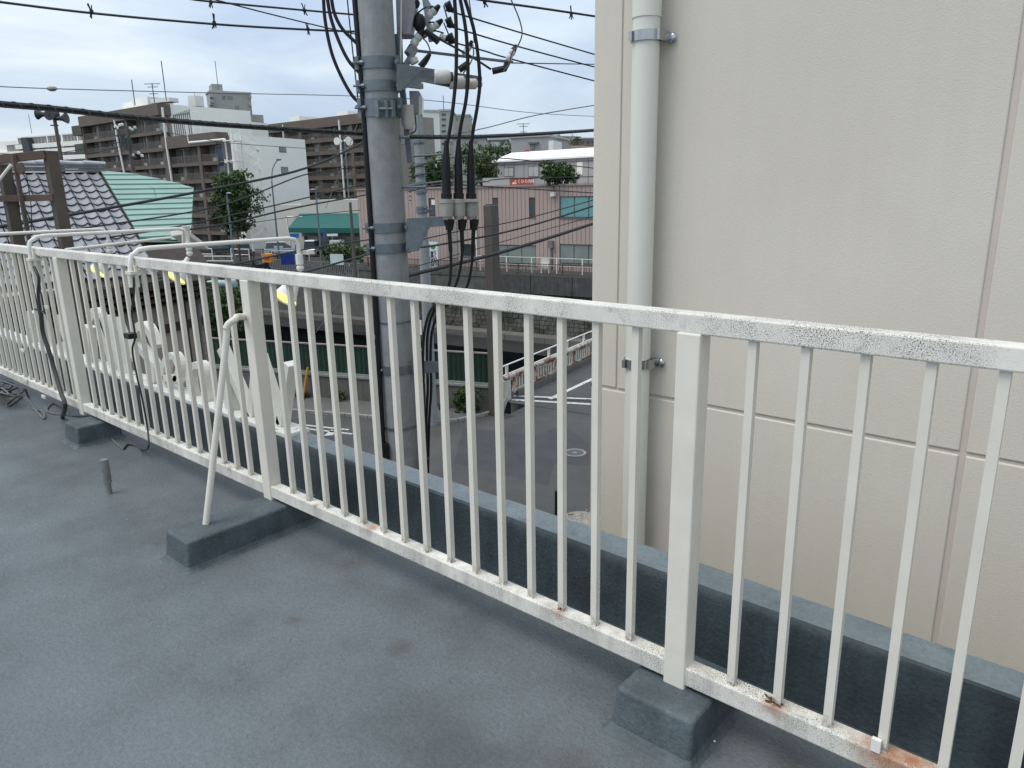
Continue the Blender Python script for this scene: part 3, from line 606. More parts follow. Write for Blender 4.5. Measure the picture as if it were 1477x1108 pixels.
# cable loops on the left of the pole
for i, pts in enumerate(([(466, -10), (469, 30), (478, 75), (492, 110), (508, 138), (521, 150)], [(471, -10), (477, 25), (489, 60), (503, 88), (519, 106)], [(477, -10), (482, 18), (494, 42), (516, 64)], [(500, -10), (505, 40), (511, 95), (516, 140), (519, 160)])):
    b = MB(); b.tube(spline([P(u, v, -.05) for u, v in pts], 6), .0155 if i < 3 else .006, 10); b.build('looped_cable', M_blk, up)
b = MB(); b.tube([P(513, 153, -.1), P(524, 160, -.1)], .012, 8); b.tube([P(514, 91, -.1), P(524, 92, -.1)], .010, 8); b.build('side_bolt', M_galv, up)
# equipment behind and beside the pole top
b = MB(); b.prism([P(570, -30, .15), P(598, -30, .15), P(599, 12, .15), P(592, 50, .15), P(572, 50, .15)], HF * .22); b.build('switch_cabinet', M_grybox, up, bevel=.01)
b = MB(); b.bar(P(579, -10, .06), P(578, 92, .06), .012); b.build('rod', M_porc, up)
b = MB(); b.bar(P(572, 50, .18), P(592, 235, .18), .07, .05); b.bar(P(577, 40, .1), P(579, 95, .1), .05, .03); b.build('mounting_rail', M_galv, up)
def insul(u0, v0, u1, v1, r_, dd=.25, ribs=2, capd=True):
    a = P(u0, v0, dd); c = P(u1, v1, dd); b = MB(); pts = []; rs = []
    for k in range(ribs):
        f0 = k / ribs; f1 = (k + 1) / ribs
        for f_, q in ((f0 + .02, .78), (f0 + .12, 1.), (f1 - .1, 1.), (f1 - .02, .78)): pts.append(a + (c - a) * f_); rs.append(r_ * q)
    b.tube(pts, rs, 16); o = b.build('insulator', M_porc, up)
    if capd: b = MB(); d = nrm(c - a); b.tube([c - d * .004, c + d * .03], [r_ * .95, r_ * .6], 12); b.ball(c + d * .035, r_ * .62, 8); b.build('cap', M_blk, o)
    return o
insul(595, 66, 606, 50, .038, .2); insul(617, 25, 628, 14, .036, .3); insul(622, 43, 632, 34, .034, .3); insul(634, 52, 644, 56, .028, .3)
insul(669, 80, 677, 66, .030, .3); insul(732, 88, 741, 72, .030, .35); insul(595, 84, 599, 92, .04, .12, 1, False)
b = MB(); b.bar(P(588, 78, .15), P(596, 66, .2), .06, .05); b.bar(P(606, 40, .25), P(617, 25, .3), .05); b.bar(P(610, 52, .25), P(622, 43, .3), .05); b.bar(P(613, 0, .3), P(620, 12, .3), .05)
b.bar(P(612, -5, .3), P(622, 60, .3), .045); b.bar(P(584, 96, .1), P(600, 70, .2), .04); b.build('insulator_bracket', mat('pale_galvanised', (.30, .32, .33), .45, .1, 9., metal=.4), up)
b = MB(); b.ball(P(605, 33, .22), .075, 10, (.8, .8, 1.1)); b.ball(P(598, 5, .2), .05, 8); b.tube([P(613, 44, .2), P(633, 60, .2)], [.02, .035], 8); b.tube([P(606, 96, .1), P(620, 78, .1)], [.028, .018], 8)
b.tube([P(662, 101, .2), P(675, 92, .2)], .03, 8); b.tube([P(710, 103, .35), P(728, 99, .35), P(732, 90, .35)], .03, 8); b.build('dark_clamp', M_blk, up, kind='stuff')
for pts in ([(601, 20), (612, 12), (625, 9)], [(601, 42), (612, 34), (626, 32)], [(606, 52), (616, 62), (621, 78), (615, 92), (606, 102)], [(585, 55), (592, 50), (600, 56)], [(640, 8), (646, 30)], [(640, 33), (648, 52)], [(682, 64), (683, 78), (678, 92), (668, 106)], [(676, -5), (682, 40), (684, 62)],
            [(735, -5), (748, 25), (753, 48), (747, 66), (739, 75), (734, 92), (726, 103)], [(596, 145), (600, 180), (598, 190), (590, 193)], [(626, 44), (634, 46), (640, 48)]):
    b = MB(); b.tube(spline([P(u, v, .28) for u, v in pts], 6), .007, 6); b.build('jumper_wire', M_wireg if pts[0][0] in (606, 682, 735, 676) else M_blk, up)
for (u, v) in ((642, 10), (643, 33), (645, 56)):
    b = MB(); q = P(u, v, .3); b.tube([q, P(u + 4, v - 2, .3), P(u + 8, v + 4, .3), P(u + 13, v + 5, .3)], [.03, .05, .03, .010], 8); b.build('strain_clamp', M_blk, up)
b = MB(); b.bar(P(590, 72, .3), P(740, 90, .5), .022); b.build('crossarm', M_galv, up)
b = MB(); b.prism([P(590, 131, .15), P(604, 131, .15), P(608, 140, .15), P(608, 164, .15), P(592, 164, .15)], HF * .10); b.build('meter_box', M_grybox, up, bevel=.006)
b = MB(); b.prism([P(604, 139, .12), P(609, 140, .12), P(609, 166, .12), P(604, 166, .12)], HF * .12); b.build('meter_cover', M_porc, up)
b = MB(); q = P(588, 172, .12); b.tube([q + (0, 0, .12), q + (0, 0, -.03), q + (0, 0, -.09)], [.065, .065, .04], 16); b.build('surge_arrester', M_porc, up)
b = MB(); b.box(P(592, 118, .1), P(606, 129, .25)); b.build('fuse_holder', M_grybox, up)

# second, farther utility pole
pb = onZ(624, 612, 0); bx, by = pb[0], pb[1]; D2 = float((pb - EYE) @ HF)
def Q(u, v, dd=0.): return Hd(u, v, D2 + dd)
u2 = thing('utility_pole', 'slimmer grey utility pole on the kerb mostly hidden behind the thick one', 'utility pole', pb)
b = MB(); b.tube([(bx, by, z_) for z_ in (0, 4, 8, 10.6)], [.19, .175, .16, .15], 20); b.build('shaft', M_conc, u2)
for v in (205, 238, 252, 265, 277, 300, 305):
    z_ = Q(600, v)[2]; b = MB(); b.tube([(bx, by, z_ - .05), (bx, by, z_ + .05)], .195, 16); b.tube([(bx, by, z_), (bx + .3, by - .1, z_)], .03, 6); b.build('band', M_galv, u2)
b = MB(); b.bar(Q(590, 335), Q(622, 300), .06); b.bar(Q(598, 265), Q(608, 250), .05); b.build('stay', M_galv, u2)
b = MB(); q = Q(606, 462); b.bar(q, q - (0, 0, .5), .12, .03); b.build('number_plate', M_white, u2)

# square brown column
q0 = onZ(722, 598, 0); D3 = float((q0 - EYE) @ HF); c = Hd(708, 296, D3)
b = MB(); b.box((c[0] - .19, c[1] - .19, 0), (c[0] + .19, c[1] + .19, c[2])); cm = b.build('steel_column', mat('brown_grey_steel', (.105, .092, .08), .6, .12, 1.5, streak=.3), None, 'plain brown square steel column standing on the pavement corner', 'column', bevel=.02)
b = MB(); b.box((c[0] - .12, c[1] - .12, c[2]), (c[0] + .12, c[1] + .12, c[2] + .04)); 
b.build('column_cap', MATS['brown_grey_steel'], cm)

# ================================================================== WIRES
def wire(pts, r, label, m=M_wire, sag=0., n=6, group='overhead wires'):
    b = MB(); q = [Hd(u, v, d) for (u, v, d) in pts]
    if len(q) == 2: q = [q[0], (q[0] + q[1]) / 2 - (0, 0, sag), q[1]]
    b.tube(spline(q, 8), r, n); return b.build('overhead_wire', m, None, label, 'wire', group)
def bundle(pts, r, label):
    t_ = thing('cable_bundle', label, 'cable', Hd(*pts[0])); q = spline([Hd(*p) for p in pts], 60); k_ = 0
    for ph in range(3):
        V = []
        for i, p in enumerate(q):
            d = nrm(q[min(i + 1, len(q) - 1)] - q[max(i - 1, 0)]); a = nrm(np.cross(d, (0, 0, 1))); c_ = np.cross(d, a); V.append(p + (a * math.cos(ph * 2.1) + c_ * math.sin(ph * 2.1)) * r * .5)
        b = MB(); b.tube(V[::6] + [V[-1]], r * .52, 8); b.build('cable', [M_blk, mat('dark_cable_sheath', (.10, .10, .10), .6), M_wire][ph], t_)
    V = []; L_ = 0
    for i, p in enumerate(q):
        if i: L_ += np.linalg.norm(q[i] - q[i - 1])
        d = nrm(q[min(i + 1, len(q) - 1)] - q[max(i - 1, 0)]); a = nrm(np.cross(d, (0, 0, 1))); c_ = np.cross(d, a); an = L_ * 2 * math.pi / .11
        V.append(p + (a * math.cos(an) + c_ * math.sin(an)) * r * .98)
    b = MB(); b.tube(V, r * .12, 5); b.build('spiral_hanger', M_wireg, t_); return t_
bundle([(-60, 143, 4.3), (0, 150, 4.5), (75, 156.5, 4.8), (150, 165, 5.1), (200, 170, 5.3), (300, 178.5, 5.8), (400, 185.5, 6.3), (522, 193, 6.95)], .020, 'thick dark cable bundle with spiral wrap sloping in from the left to the pole')
bundle([(590, 197.5, 7.0), (680, 197.5, 8.0), (780, 193, 9.2), (900, 185, 11)], .021, 'cable bundle with spiral wrap running right from the pole to the beige wall')
wires = [
 ([(-40, -2, 7.5), (132, 19, 8), (310, 35, 8.5), (445, 43, 9), (520, 46, 9.3)], .012, 'upper left overhead wire with small bird spikes'),
 ([(260, -4, 8.4), (300, 2, 8.6), (440, 15, 9.2), (520, 22, 9.5)], .011, 'short overhead wire crossing the top edge left of the pole'),
 ([(300, -3, 8), (380, 18, 8.4), (470, 40, 8.9), (530, 53, 9.3)], .007, 'thin wire slanting down from the top edge to the pole'),
 ([(-40, 123, 9), (75, 128, 9.5), (300, 134, 11), (520, 139, 12), (640, 147, 13), (770, 163, 15), (900, 170, 18)], .006, 'thin pale wire with an oval splice at the left', M_wireg),
 ([(655, -8, 7.8), (700, 1, 8), (780, 12, 8.6), (900, 30, 9.6)], .012, 'upper right overhead wire with small bird spikes'),
 ([(648, 16, 7.4), (750, 47, 8.4), (900, 91, 10)], .008, 'topmost of the three wires leaving the strain clamps'),
 ([(648, 38, 7.4), (750, 68, 8.4), (900, 108, 10)], .008, 'middle of the three wires leaving the strain clamps'),
 ([(650, 60, 7.4), (700, 74, 8), (740, 86, 8.6), (900, 128, 10)], .008, 'lowest of the three wires leaving the strain clamps'),
 ([(633, 56, 7.2), (680, 82, 7.3), (708, 100, 7.4)], .010, 'short wire from the pole down to the hanging dark clamp'),
 ([(740, 91, 7.5), (900, 93.5, 11)], .006, 'thin level wire running on right from the crossarm'),
 ([(560, 212, 30), (690, 187, 30), (775, 166, 30), (900, 145, 30)], .02, 'distant thin wire rising to the right in the sky', M_wireg),
 ([(-30, 332, 9), (130, 305, 11), (300, 274, 13), (440, 243, 15), (532, 202, 17)], .022, 'black cable rising from the tiled roof to the pole behind'),
 ([(-30, 345, 10), (150, 325, 12), (320, 296, 14), (430, 255, 16), (470, 247, 16.5), (535, 238, 17)], .014, 'black wire above the green roof rising to the right'),
 ([(140, 345, 11), (250, 328, 13), (380, 300, 15), (540, 262, 18)], .014, 'dark wire passing over the street tree'),
 ([(260, 333, 13), (330, 322, 14), (430, 299, 16), (545, 278, 19)], .018, 'dark cable crossing the white end wall of the apartments'),
 ([(225, 402, 11), (330, 383, 13), (450, 358, 16), (545, 344, 19)], .018, 'dark cable over the car park rails'),
 ([(390, 396, 13), (440, 392, 14), (520, 370, 17), (560, 361, 19)], .022, 'thick dark cable low over the car park fence'),
 ([(560, 361, 19), (640, 352, 22), (760, 327, 24), (900, 283, 28)], .03, 'thick cable in front of the pink building rising to the right'),
 ([(590, 350, 19), (660, 334, 21), (760, 315, 24), (900, 276, 28)], .018, 'sagging wavy wire just above the thick cable'),
 ([(556, 406, 18), (595, 396, 19), (700, 370, 21), (780, 347, 23), (900, 308, 27)], .052, 'thickest black cable crossing the lower windows of the pink building'),
 ([(598, 385, 22), (720, 350, 24), (900, 300, 28)], .014, 'thin wire between the two thick cables'),
 ([(590, 243, 22), (650, 228, 24), (720, 228, 26), (800, 236, 28), (900, 248, 32)], .02, 'dark wire over the white roofed building'),
 ([(590, 255, 22), (650, 247, 24), (700, 262, 26), (730, 258, 26), (900, 254, 32)], .018, 'dark wire dipping above the pink roof edge'),
 ([(590, 276, 20), (640, 266, 22), (700, 269, 24), (900, 281, 30)], .02, 'dark wire along the top of the pink building'),
 ([(590, 268, 22), (640, 262, 23), (700, 262, 25)], .03, 'pale twisted cable from the second pole to the right', M_wireg),
 ([(590, 226, 22), (650, 222, 24)], .03, 'short pale cable high on the second pole', M_wireg),
 ([(0, 222, 60), (120, 222, 60), (180, 210, 60)], .03, 'thin distant wire in front of the far white apartments'),
 ([(0, 228, 40), (90, 220, 40), (180, 204, 42)], .02, 'second thin distant wire rising to the transformer frame'),
 ([(245, 192, 40), (330, 206, 42), (440, 214, 45), (560, 222, 50)], .02, 'thin wire across the white apartment end wall', M_wireg),
 ([(470, 300, 30), (495, 235, 31), (515, 180, 32)], .012, 'fine slanted stay wire beside the loudspeakers', M_wireg),
 ([(360, 322, 40), (430, 312, 42), (520, 303, 45)], .02, 'thin wire in front of the green awning'),
 ([(455, 480, 15), (500, 424, 15.5), (540, 400, 16)], .006, 'fine wire slanting down to the river bank', M_wireg),
]
for a in wires: wire(*a[:3], m=a[3] if len(a) > 3 else M_wire, n=8 if a[1] > .02 else 6)
def spikes(u, v, d, label):
    c = Hd(u, v, d); b = MB(); b.ball(c, .022, 6, (1, 1, 1.3))
    for k in range(6): b.tube([c, c + (rnd.uniform(-.03, .03), rnd.uniform(-.03, .03), (.085 if k % 2 else -.06) * rnd.uniform(.7, 1.1))], .007, 4)
    b.build('bird_spike', M_blk, None, label, 'bird spike', 'bird spikes clipped on the wires')
for (u, v, d, l) in ((132, 17, 8, 'leftmost bird spike on the long upper left wire'), (309, 33, 8.5, 'middle bird spike on the long upper left wire'), (444, 42, 9, 'bird spike on the lower wire nearest the black cable loops'), (304, 3, 8.6, 'bird spike at the top edge above the roof tower'), (439, 15, 9.2, 'bird spike on the short upper wire nearest the black loops'),
                     (699, 3, 8, 'bird spike on the right wire close to the three black cables'), (824, 20, 8.9, 'bird spike on the right wire close to the beige wall')): spikes(u, v, d, l)
c = Hd(75, 128, 9.5); b = MB(); b.ball(c, .045, 10, (1.9, 1.2, .7)); b.build('wire_splice', mat('dull_wire_metal', (.35, .36, .34), .4, .1, 9., metal=.5), None, 'oval metal splice on the thin pale wire at the left', 'wire splice')

# ================================================================== TILED HOUSE ON THE LEFT
eA = onZ(200, 399, 6.45); eB = onZ(243, 392, 6.45)
ang = math.atan2(.94, -.34); e1 = np.array([math.cos(ang), math.sin(ang), 0]); e2 = np.array([-e1[1], e1[0], 0])   # e2 away from us, up the slope
if e2 @ np.array([-1, 0, 0]) < 0: e2 = -e2
HE = onZ(200, 399, 6.43); W1 = e1; W2 = e2; WO = onZ(240, 393, 6.45); e1 = np.array([math.sin(R(10)), math.cos(R(10)), 0]); e2 = np.array([-e1[1], e1[0], 0])                                            # a point on the eave
slope = .50
def roofhit(u, v, lift=0.):
    # plane: z = HE.z + slope * ((p-HE).e2) + lift
    r = ray(u, v); k = (HE[2] + lift - 8 + slope * ((EYE - HE)[:2] @ e2[:2])) / (r[2] - slope * (r @ e2)); return EYE + r * k
def rc(p): d = p - HE; return float(d @ e1), float(d @ e2)
def rp3(s, t, h=0.): return HE + e1 * s + e2 * t + np.array([0, 0, slope * t + h])
s_r, t_ridge = rc(roofhit(100, 247)); sb0, tb0 = rc(roofhit(143, 250)); sb1, tb1 = rc(roofhit(197, 340))
s_end = rc(roofhit(278, 345))[0]; s_gt = rc(roofhit(278, 274))
print('ROOF', t_ridge, sb0, tb0, sb1, tb1, s_end, s_gt)
hs = thing('tiled_house', 'beige house at the left with grey wavy roof tiles and a mint green roof patch', 'house', HE - (0, 0, 6.45))
M_hw = mat('pinkish_beige_wall', (.36, .30, .255), .9, .05, 1.2)
M_dk = mat('dark_timber', (.045, .032, .028), .7, .2, 4.)
M_tile = mat('glazed_grey_tile', (.235, .235, .245), .38, .16, 1.4, col2=(.17, .165, .18), thr=(.56, .66), cscale=2.2, spec=.5, bump=.15, bscale=30)
M_green = mat('mint_green_sheet', (.23, .345, .29), .5, .08, 1.2, col2=(.24, .33, .28), thr=(.5, .7), cscale=1.)
x_split = (sb0 + sb1) / 2
b = MB(); sl = lambda s, t, h: rp3(s, t, h)
s_left = x_split - 9.5
b.add([sl(s_left, -.25, -.03), sl(s_end, -.25, -.03), sl(s_end, t_ridge, -.03), sl(s_left, t_ridge, -.03), sl(s_left, 2 * t_ridge, -.03 - slope * t_ridge * 2 + 0.), sl(s_end, 2 * t_ridge, -.03 - slope * 2 * t_ridge)], [(0, 1, 2, 3), (3, 2, 5, 4)]); b.build('roof_deck', M_dk, hs)
# body
r = ray(297, 480); kk = (((WO + W2 * .55) - EYE) @ W2) / (r @ W2); s_end_r = s_end; s_end = float((EYE + r * kk - WO) @ W1) + .25; s_left_r = s_left; s_left = s_end - 9
def hb(s0, s1, t0, t1, z0, z1): b = MB(); b.prism([WO * (1, 1, 0) + W1 * s + W2 * t + np.array([0, 0, z0]) for s, t in ((s0, t0), (s1, t0), (s1, t1), (s0, t1))], (0, 0, z1 - z0)); return b
hb(s_left, s_end - .25, .55, 3.5, 0, 6.34).build('wall', M_hw, hs)
for k, z_ in enumerate((5.72, 5.86, 6.0, 6.14, 6.28)): hb(s_left, s_end - .1, .12 + .05 * (k % 2), .55, z_, z_ + .035).build('louvre_board', M_dk, hs)
hb(s_left, s_end, -.30, -.22, 6.18, 6.34).build('fascia', M_dk, hs)
zbm = onZ(290, 463, 5.); zq = None
r = ray(290, 463); kk = (((WO + W2 * .5) - EYE) @ W2) / (r @ W2); zb_ = (EYE + r * kk)[2]
hb(s_left, s_end - .2, .46, .56, zb_ - .09, zb_ + .09).build('timber_band', M_dk, hs)
for s_ in (s_end - .26, s_end - .9, s_end - 3.4): hb(s_, s_ + .09, .50, .57, 0, 6.3).build('timber_post', M_dk, hs)
b = MB(); c0 = WO * (1, 1, 0) + W1 * (s_end - .55) + W2 * .42; b.tube([c0, c0 + (0, 0, 6.2)], .045, 10); b.build('downpipe', M_frame, hs)
b = MB(); c0 = WO * (1, 1, 0) + W1 * (s_end - .70) + W2 * .42
for k in range(14): z_ = 1.6 + k * .32; b.bar(c0 + (0, 0, z_), c0 + W1 * .3 + (0, 0, z_ + .2), .02)
b.build('ladder_rung', M_frame, hs, kind='stuff')
# one wavy pan tile, 0.27 x 0.235 exposed
s_left = s_left_r; s_end = s_end_r; TW, TL = .265, .285
def tile_mesh():
    b = MB(); n = 8; V = []
    for j, (tt, h0) in enumerate(((-.02, .046), (TL + .03, .0))):
        for i in range(n + 1):
            f_ = i / n; y = -.032 * math.sin(min(f_ / .8, 1) * math.pi) + (.022 * math.sin((f_ - .8) / .2 * math.pi) if f_ > .8 else 0)
            p = e1 * (f_ * (TW - .022)) + e2 * tt + np.array([0, 0, slope * tt + h0 + y]); V.append(p)
    V += [V[i] - np.array([0, 0, .013]) for i in range(n + 1)]
    b.add(V, [(i, i + 1, n + 2 + i, n + 1 + i) for i in range(n)], True); k0 = 2 * (n + 1)
    b.add([V[i] for i in range(n + 1)] + [V[k0 + i] for i in range(n + 1)], [(i, n + 1 + i, n + 2 + i, i + 1) for i in range(n)])
    return b.data('roof_tile', M_tile)
tme = tile_mesh(); cnt = []
rows = int(t_ridge / TL)
for r_ in range(rows):
    tt = r_ * TL
    for c_ in range(34):
        s_ = x_split - (c_ + 1) * TW + (tb0 * 0)
        sx = x_split + (sb0 - x_split) * ((tt - tb1) / max(tb0 - tb1, .1) * 2 - 1) * 0
        p = rp3(s_, tt, .02); q = p - EYE; w_ = q @ FW; u = CU + FL * (q @ RX) / w_; v = CV + FL * (q @ DN) / w_
        cnt.append((not (-30 < u < 330 and v < 372), r_, c_, p))
vis = [c for c in cnt if not c[0]]
print('TILES visible', len(vis))
vis = sorted(vis, key=lambda c: -c[1])[:298]; ids = set((c[1], c[2]) for c in vis)
for c in vis: inst('roof_tile', tme, hs, c[3] + (0, 0, rnd.uniform(-.003, .003)))
b = MB()
for c in cnt:
    if (c[1], c[2]) in ids: continue
    o_ = len(b.v); vs = [np.array(v_.co) + c[3] for v_ in tme.vertices]; b.add(vs, [tuple(p.vertices) for p in tme.polygons], True)
b.build('hidden_tiles', M_tile, hs, kind='stuff')
# ridge: stacked flat courses and a rounded cap, in pieces
for k in range(3): b = MB(); z_ = k * .055; a = rp3(s_left, t_ridge - .13 + k * .015, .06 + z_); c = rp3(sb0 + .15, t_ridge - .13 + k * .015, .06 + z_); b.prism([a, c, c + e2 * (.26 - .03 * k), a + e2 * (.26 - .03 * k)], (0, 0, .045)); b.build('ridge_course', mat('ridge_tile', (.15, .155, .17), .4, .15, 3.), hs)
for k in range(18):
    s0 = sb0 + .2 - (k + 1) * .5; b = MB(); b.tube([rp3(s0 + .012, t_ridge, .20), rp3(s0 + .488, t_ridge, .17)], .055, 12); b.build('ridge_cap', mat('pale_ridge_tile', (.40, .40, .42), .35, .12, 2.), hs)
# green metal roof: rows of overlapping sheets clipped to a quadrilateral of the roof plane
gp = [rc(roofhit(u, v)) for u, v in ((146, 251), (183, 252), (280, 273), (276, 352), (205, 352))]
def xr(t):   # left and right limits of the green part at slope coordinate t
    xs_ = []
    n_ = len(gp)
    for i in range(n_):
        (s0, t0), (s1, t1) = gp[i], gp[(i + 1) % n_]
        if (t0 - t) * (t1 - t) <= 0 and abs(t1 - t0) > 1e-6: xs_.append(s0 + (s1 - s0) * (t - t0) / (t1 - t0))
    return (min(xs_), max(xs_)) if len(xs_) > 1 else None
t0g = min(p[1] for p in gp); t1g = max(p[1] for p in gp); RW = .235; k = 0; tt = t0g + .01
while tt < t1g - .02:
    a, c = xr(tt), xr(min(tt + RW, t1g - .005))
    if a and c:
        n_ = max(1, int(round((max(a[1], c[1]) - min(a[0], c[0])) / 1.15))); 
        for i in range(n_):
            f0, f1 = (i + .006) / n_, (i + .994) / n_
            P0_, P1_ = a[0] + (a[1] - a[0]) * f0, a[0] + (a[1] - a[0]) * f1; Q0_, Q1_ = c[0] + (c[1] - c[0]) * f0, c[0] + (c[1] - c[0]) * f1
            b = MB(); V = [rp3(P0_, tt, .085), rp3(P1_, tt, .085), rp3(Q1_, tt + RW, .055), rp3(Q0_, tt + RW, .055)]; V += [V[0] - (0, 0, .022), V[1] - (0, 0, .022)]
            b.add(V, [(0, 1, 2, 3), (4, 5, 1, 0)]); b.build('roof_sheet', M_green, hs)
    tt += RW; k += 1
b = MB(); b.add([rp3(s, t, .04) for s, t in gp], [tuple(range(len(gp)))]); b.build('sheet_backing', mat('dark_green_seam', (.10, .17, .13), .7), hs)

# rusted steel frame standing beside the railing, left edge
D5 = 7.2
t = thing('steel_frame', 'bare rusty brown steel frame with diagonal strut at the left edge', 'frame', Hd(75, 300, D5) * (1, 1, 0))
M_bs = mat('rusty_brown_steel', (.105, .088, .07), .75, .25, 3., col2=(.13, .08, .06), thr=(.5, .65), cscale=1.5)
M_bs2 = mat('reddish_primer_steel', (.115, .078, .062), .75, .25, 3.)
def fpost(u, v, w_, m, z1=None, dd=0.): c = Hd(u, v, D5 + dd); b = MB(); b.box((c[0] - w_ / 2, c[1] - w_ / 2, 0), (c[0] + w_ / 2, c[1] + w_ / 2, z1 or c[2])); b.build('upright', m, t, bevel=.004)
fpost(72, 218, .105, M_bs); fpost(5, 238, .10, M_bs); fpost(19, 222, .035, M_bs, dd=-.1)
b = MB(); b.bar(Hd(-60, 236, D5 - .06), Hd(66, 223, D5 - .06), .05, .075); b.build('top_beam', M_bs2, t, bevel=.003)
b = MB(); b.bar(Hd(-60, 288, D5 - .06), Hd(78, 285, D5 - .06), .05, .06); b.build('middle_beam', M_bs2, t, bevel=.003)
b = MB(); b.prism([Hd(22, 236, D5 - .12), Hd(31, 235, D5 - .12), Hd(36, 247, D5 - .12), Hd(28, 252, D5 - .12), Hd(24, 247, D5 - .12)], HF * .02); b.build('gusset', M_bs, t)
b = MB(); b.tube([Hd(-6, 266, D5 - .2), Hd(16, 238, D5 - .2)], .014, 8); b.build('strut', M_white, t)
for (u0, v0, u1, v1) in ((28, 300, 20, 262), (45, 300, 38, 250)): b = MB(); b.tube(spline([Hd(u0, v0 + 40, D5), Hd(u0, v0, D5), Hd(u1, v1, D5)], 6), .004, 5); b.build('loose_wire', M_wire, t)

# ================================================================== VEGETATION
M_bark = mat('bark', (.085, .07, .055), .9, .2, 5.)
LEAF = [mat('leaf_dark', (.030, .058, .018), .6, .3, 1.2), mat('leaf_mid', (.055, .095, .026), .6, .3, 1.2), mat('leaf_light', (.10, .14, .04), .6, .3, 1.2)]
def foliage(cs, n, size, seed=1):
    """three meshes of leaf clumps spread through overlapping lobes; cs: (centre, (rx, ry, rz))"""
    rg = np.random.RandomState(seed); bs = [MB(), MB(), MB()]
    vol = [r_[0] * r_[1] * r_[2] for _, r_ in cs]; tot = sum(vol)
    for (c, r_), vv in zip(cs, vol):
        m_ = int(n * vv / tot); sub = [(rg.normal(size=3)) for _ in range(max(5, m_ // 26))]
        sub = [s_ / np.linalg.norm(s_) * rg.uniform(.3, 1.25) for s_ in sub]
        for s_ in sub:
            for _ in range(26):
                p = np.array(c) + (s_ + rg.normal(scale=.12, size=3)) * np.array(r_)
                a = nrm(rg.normal(size=3)); q = nrm(np.cross(a, rg.normal(size=3))); z_ = size * rg.uniform(.5, 1.2)
                V = [p - a * z_ * .5, p + q * z_ * .32, p + a * z_ * .6, p - q * z_ * .28]
                k = int(np.clip(rg.normal(1 + .7 * s_[2], .7), 0, 2)); bs[k].add(V, [(0, 1, 2, 3)])
    return bs
def tree(label, base, lobes, n, size, group=None, seed=1, cat='tree', trunk=.14):
    base = np.array(base, float); t = thing('street_tree' if cat == 'tree' else 'shrub', label, cat, base, group)
    top = np.mean([np.array(c) for c, _ in lobes], axis=0); b = MB()
    if cat == 'tree':
        b.tube([base, base + (top - base) * .5 + (.1, 0, 0), top], [trunk, trunk * .7, trunk * .35], 8)
        for c, r_ in lobes: m_ = base + (top - base) * .55; b.tube([m_, (m_ + np.array(c)) / 2 + (0, 0, .2), c], [trunk * .5, trunk * .3, trunk * .12], 6)
        b.build('trunk', M_bark, t)
    else:
        for k in range(7): c = lobes[k % len(lobes)][0]; b.tube([base + (rnd.uniform(-.2, .2), 0, 0), np.array(c) + (rnd.uniform(-.2, .2),) * 3], [.03, .01], 5)
        b.build('stem', M_bark, t)
    for k, bb in enumerate(foliage(lobes, n, size, seed)):
        if bb.f: bb.build('crown', LEAF[k], t, kind='stuff')
    return t
def L_(u, v, d, rx, rz=None): return (Hd(u, v, d), (rx, rx, rz or rx))

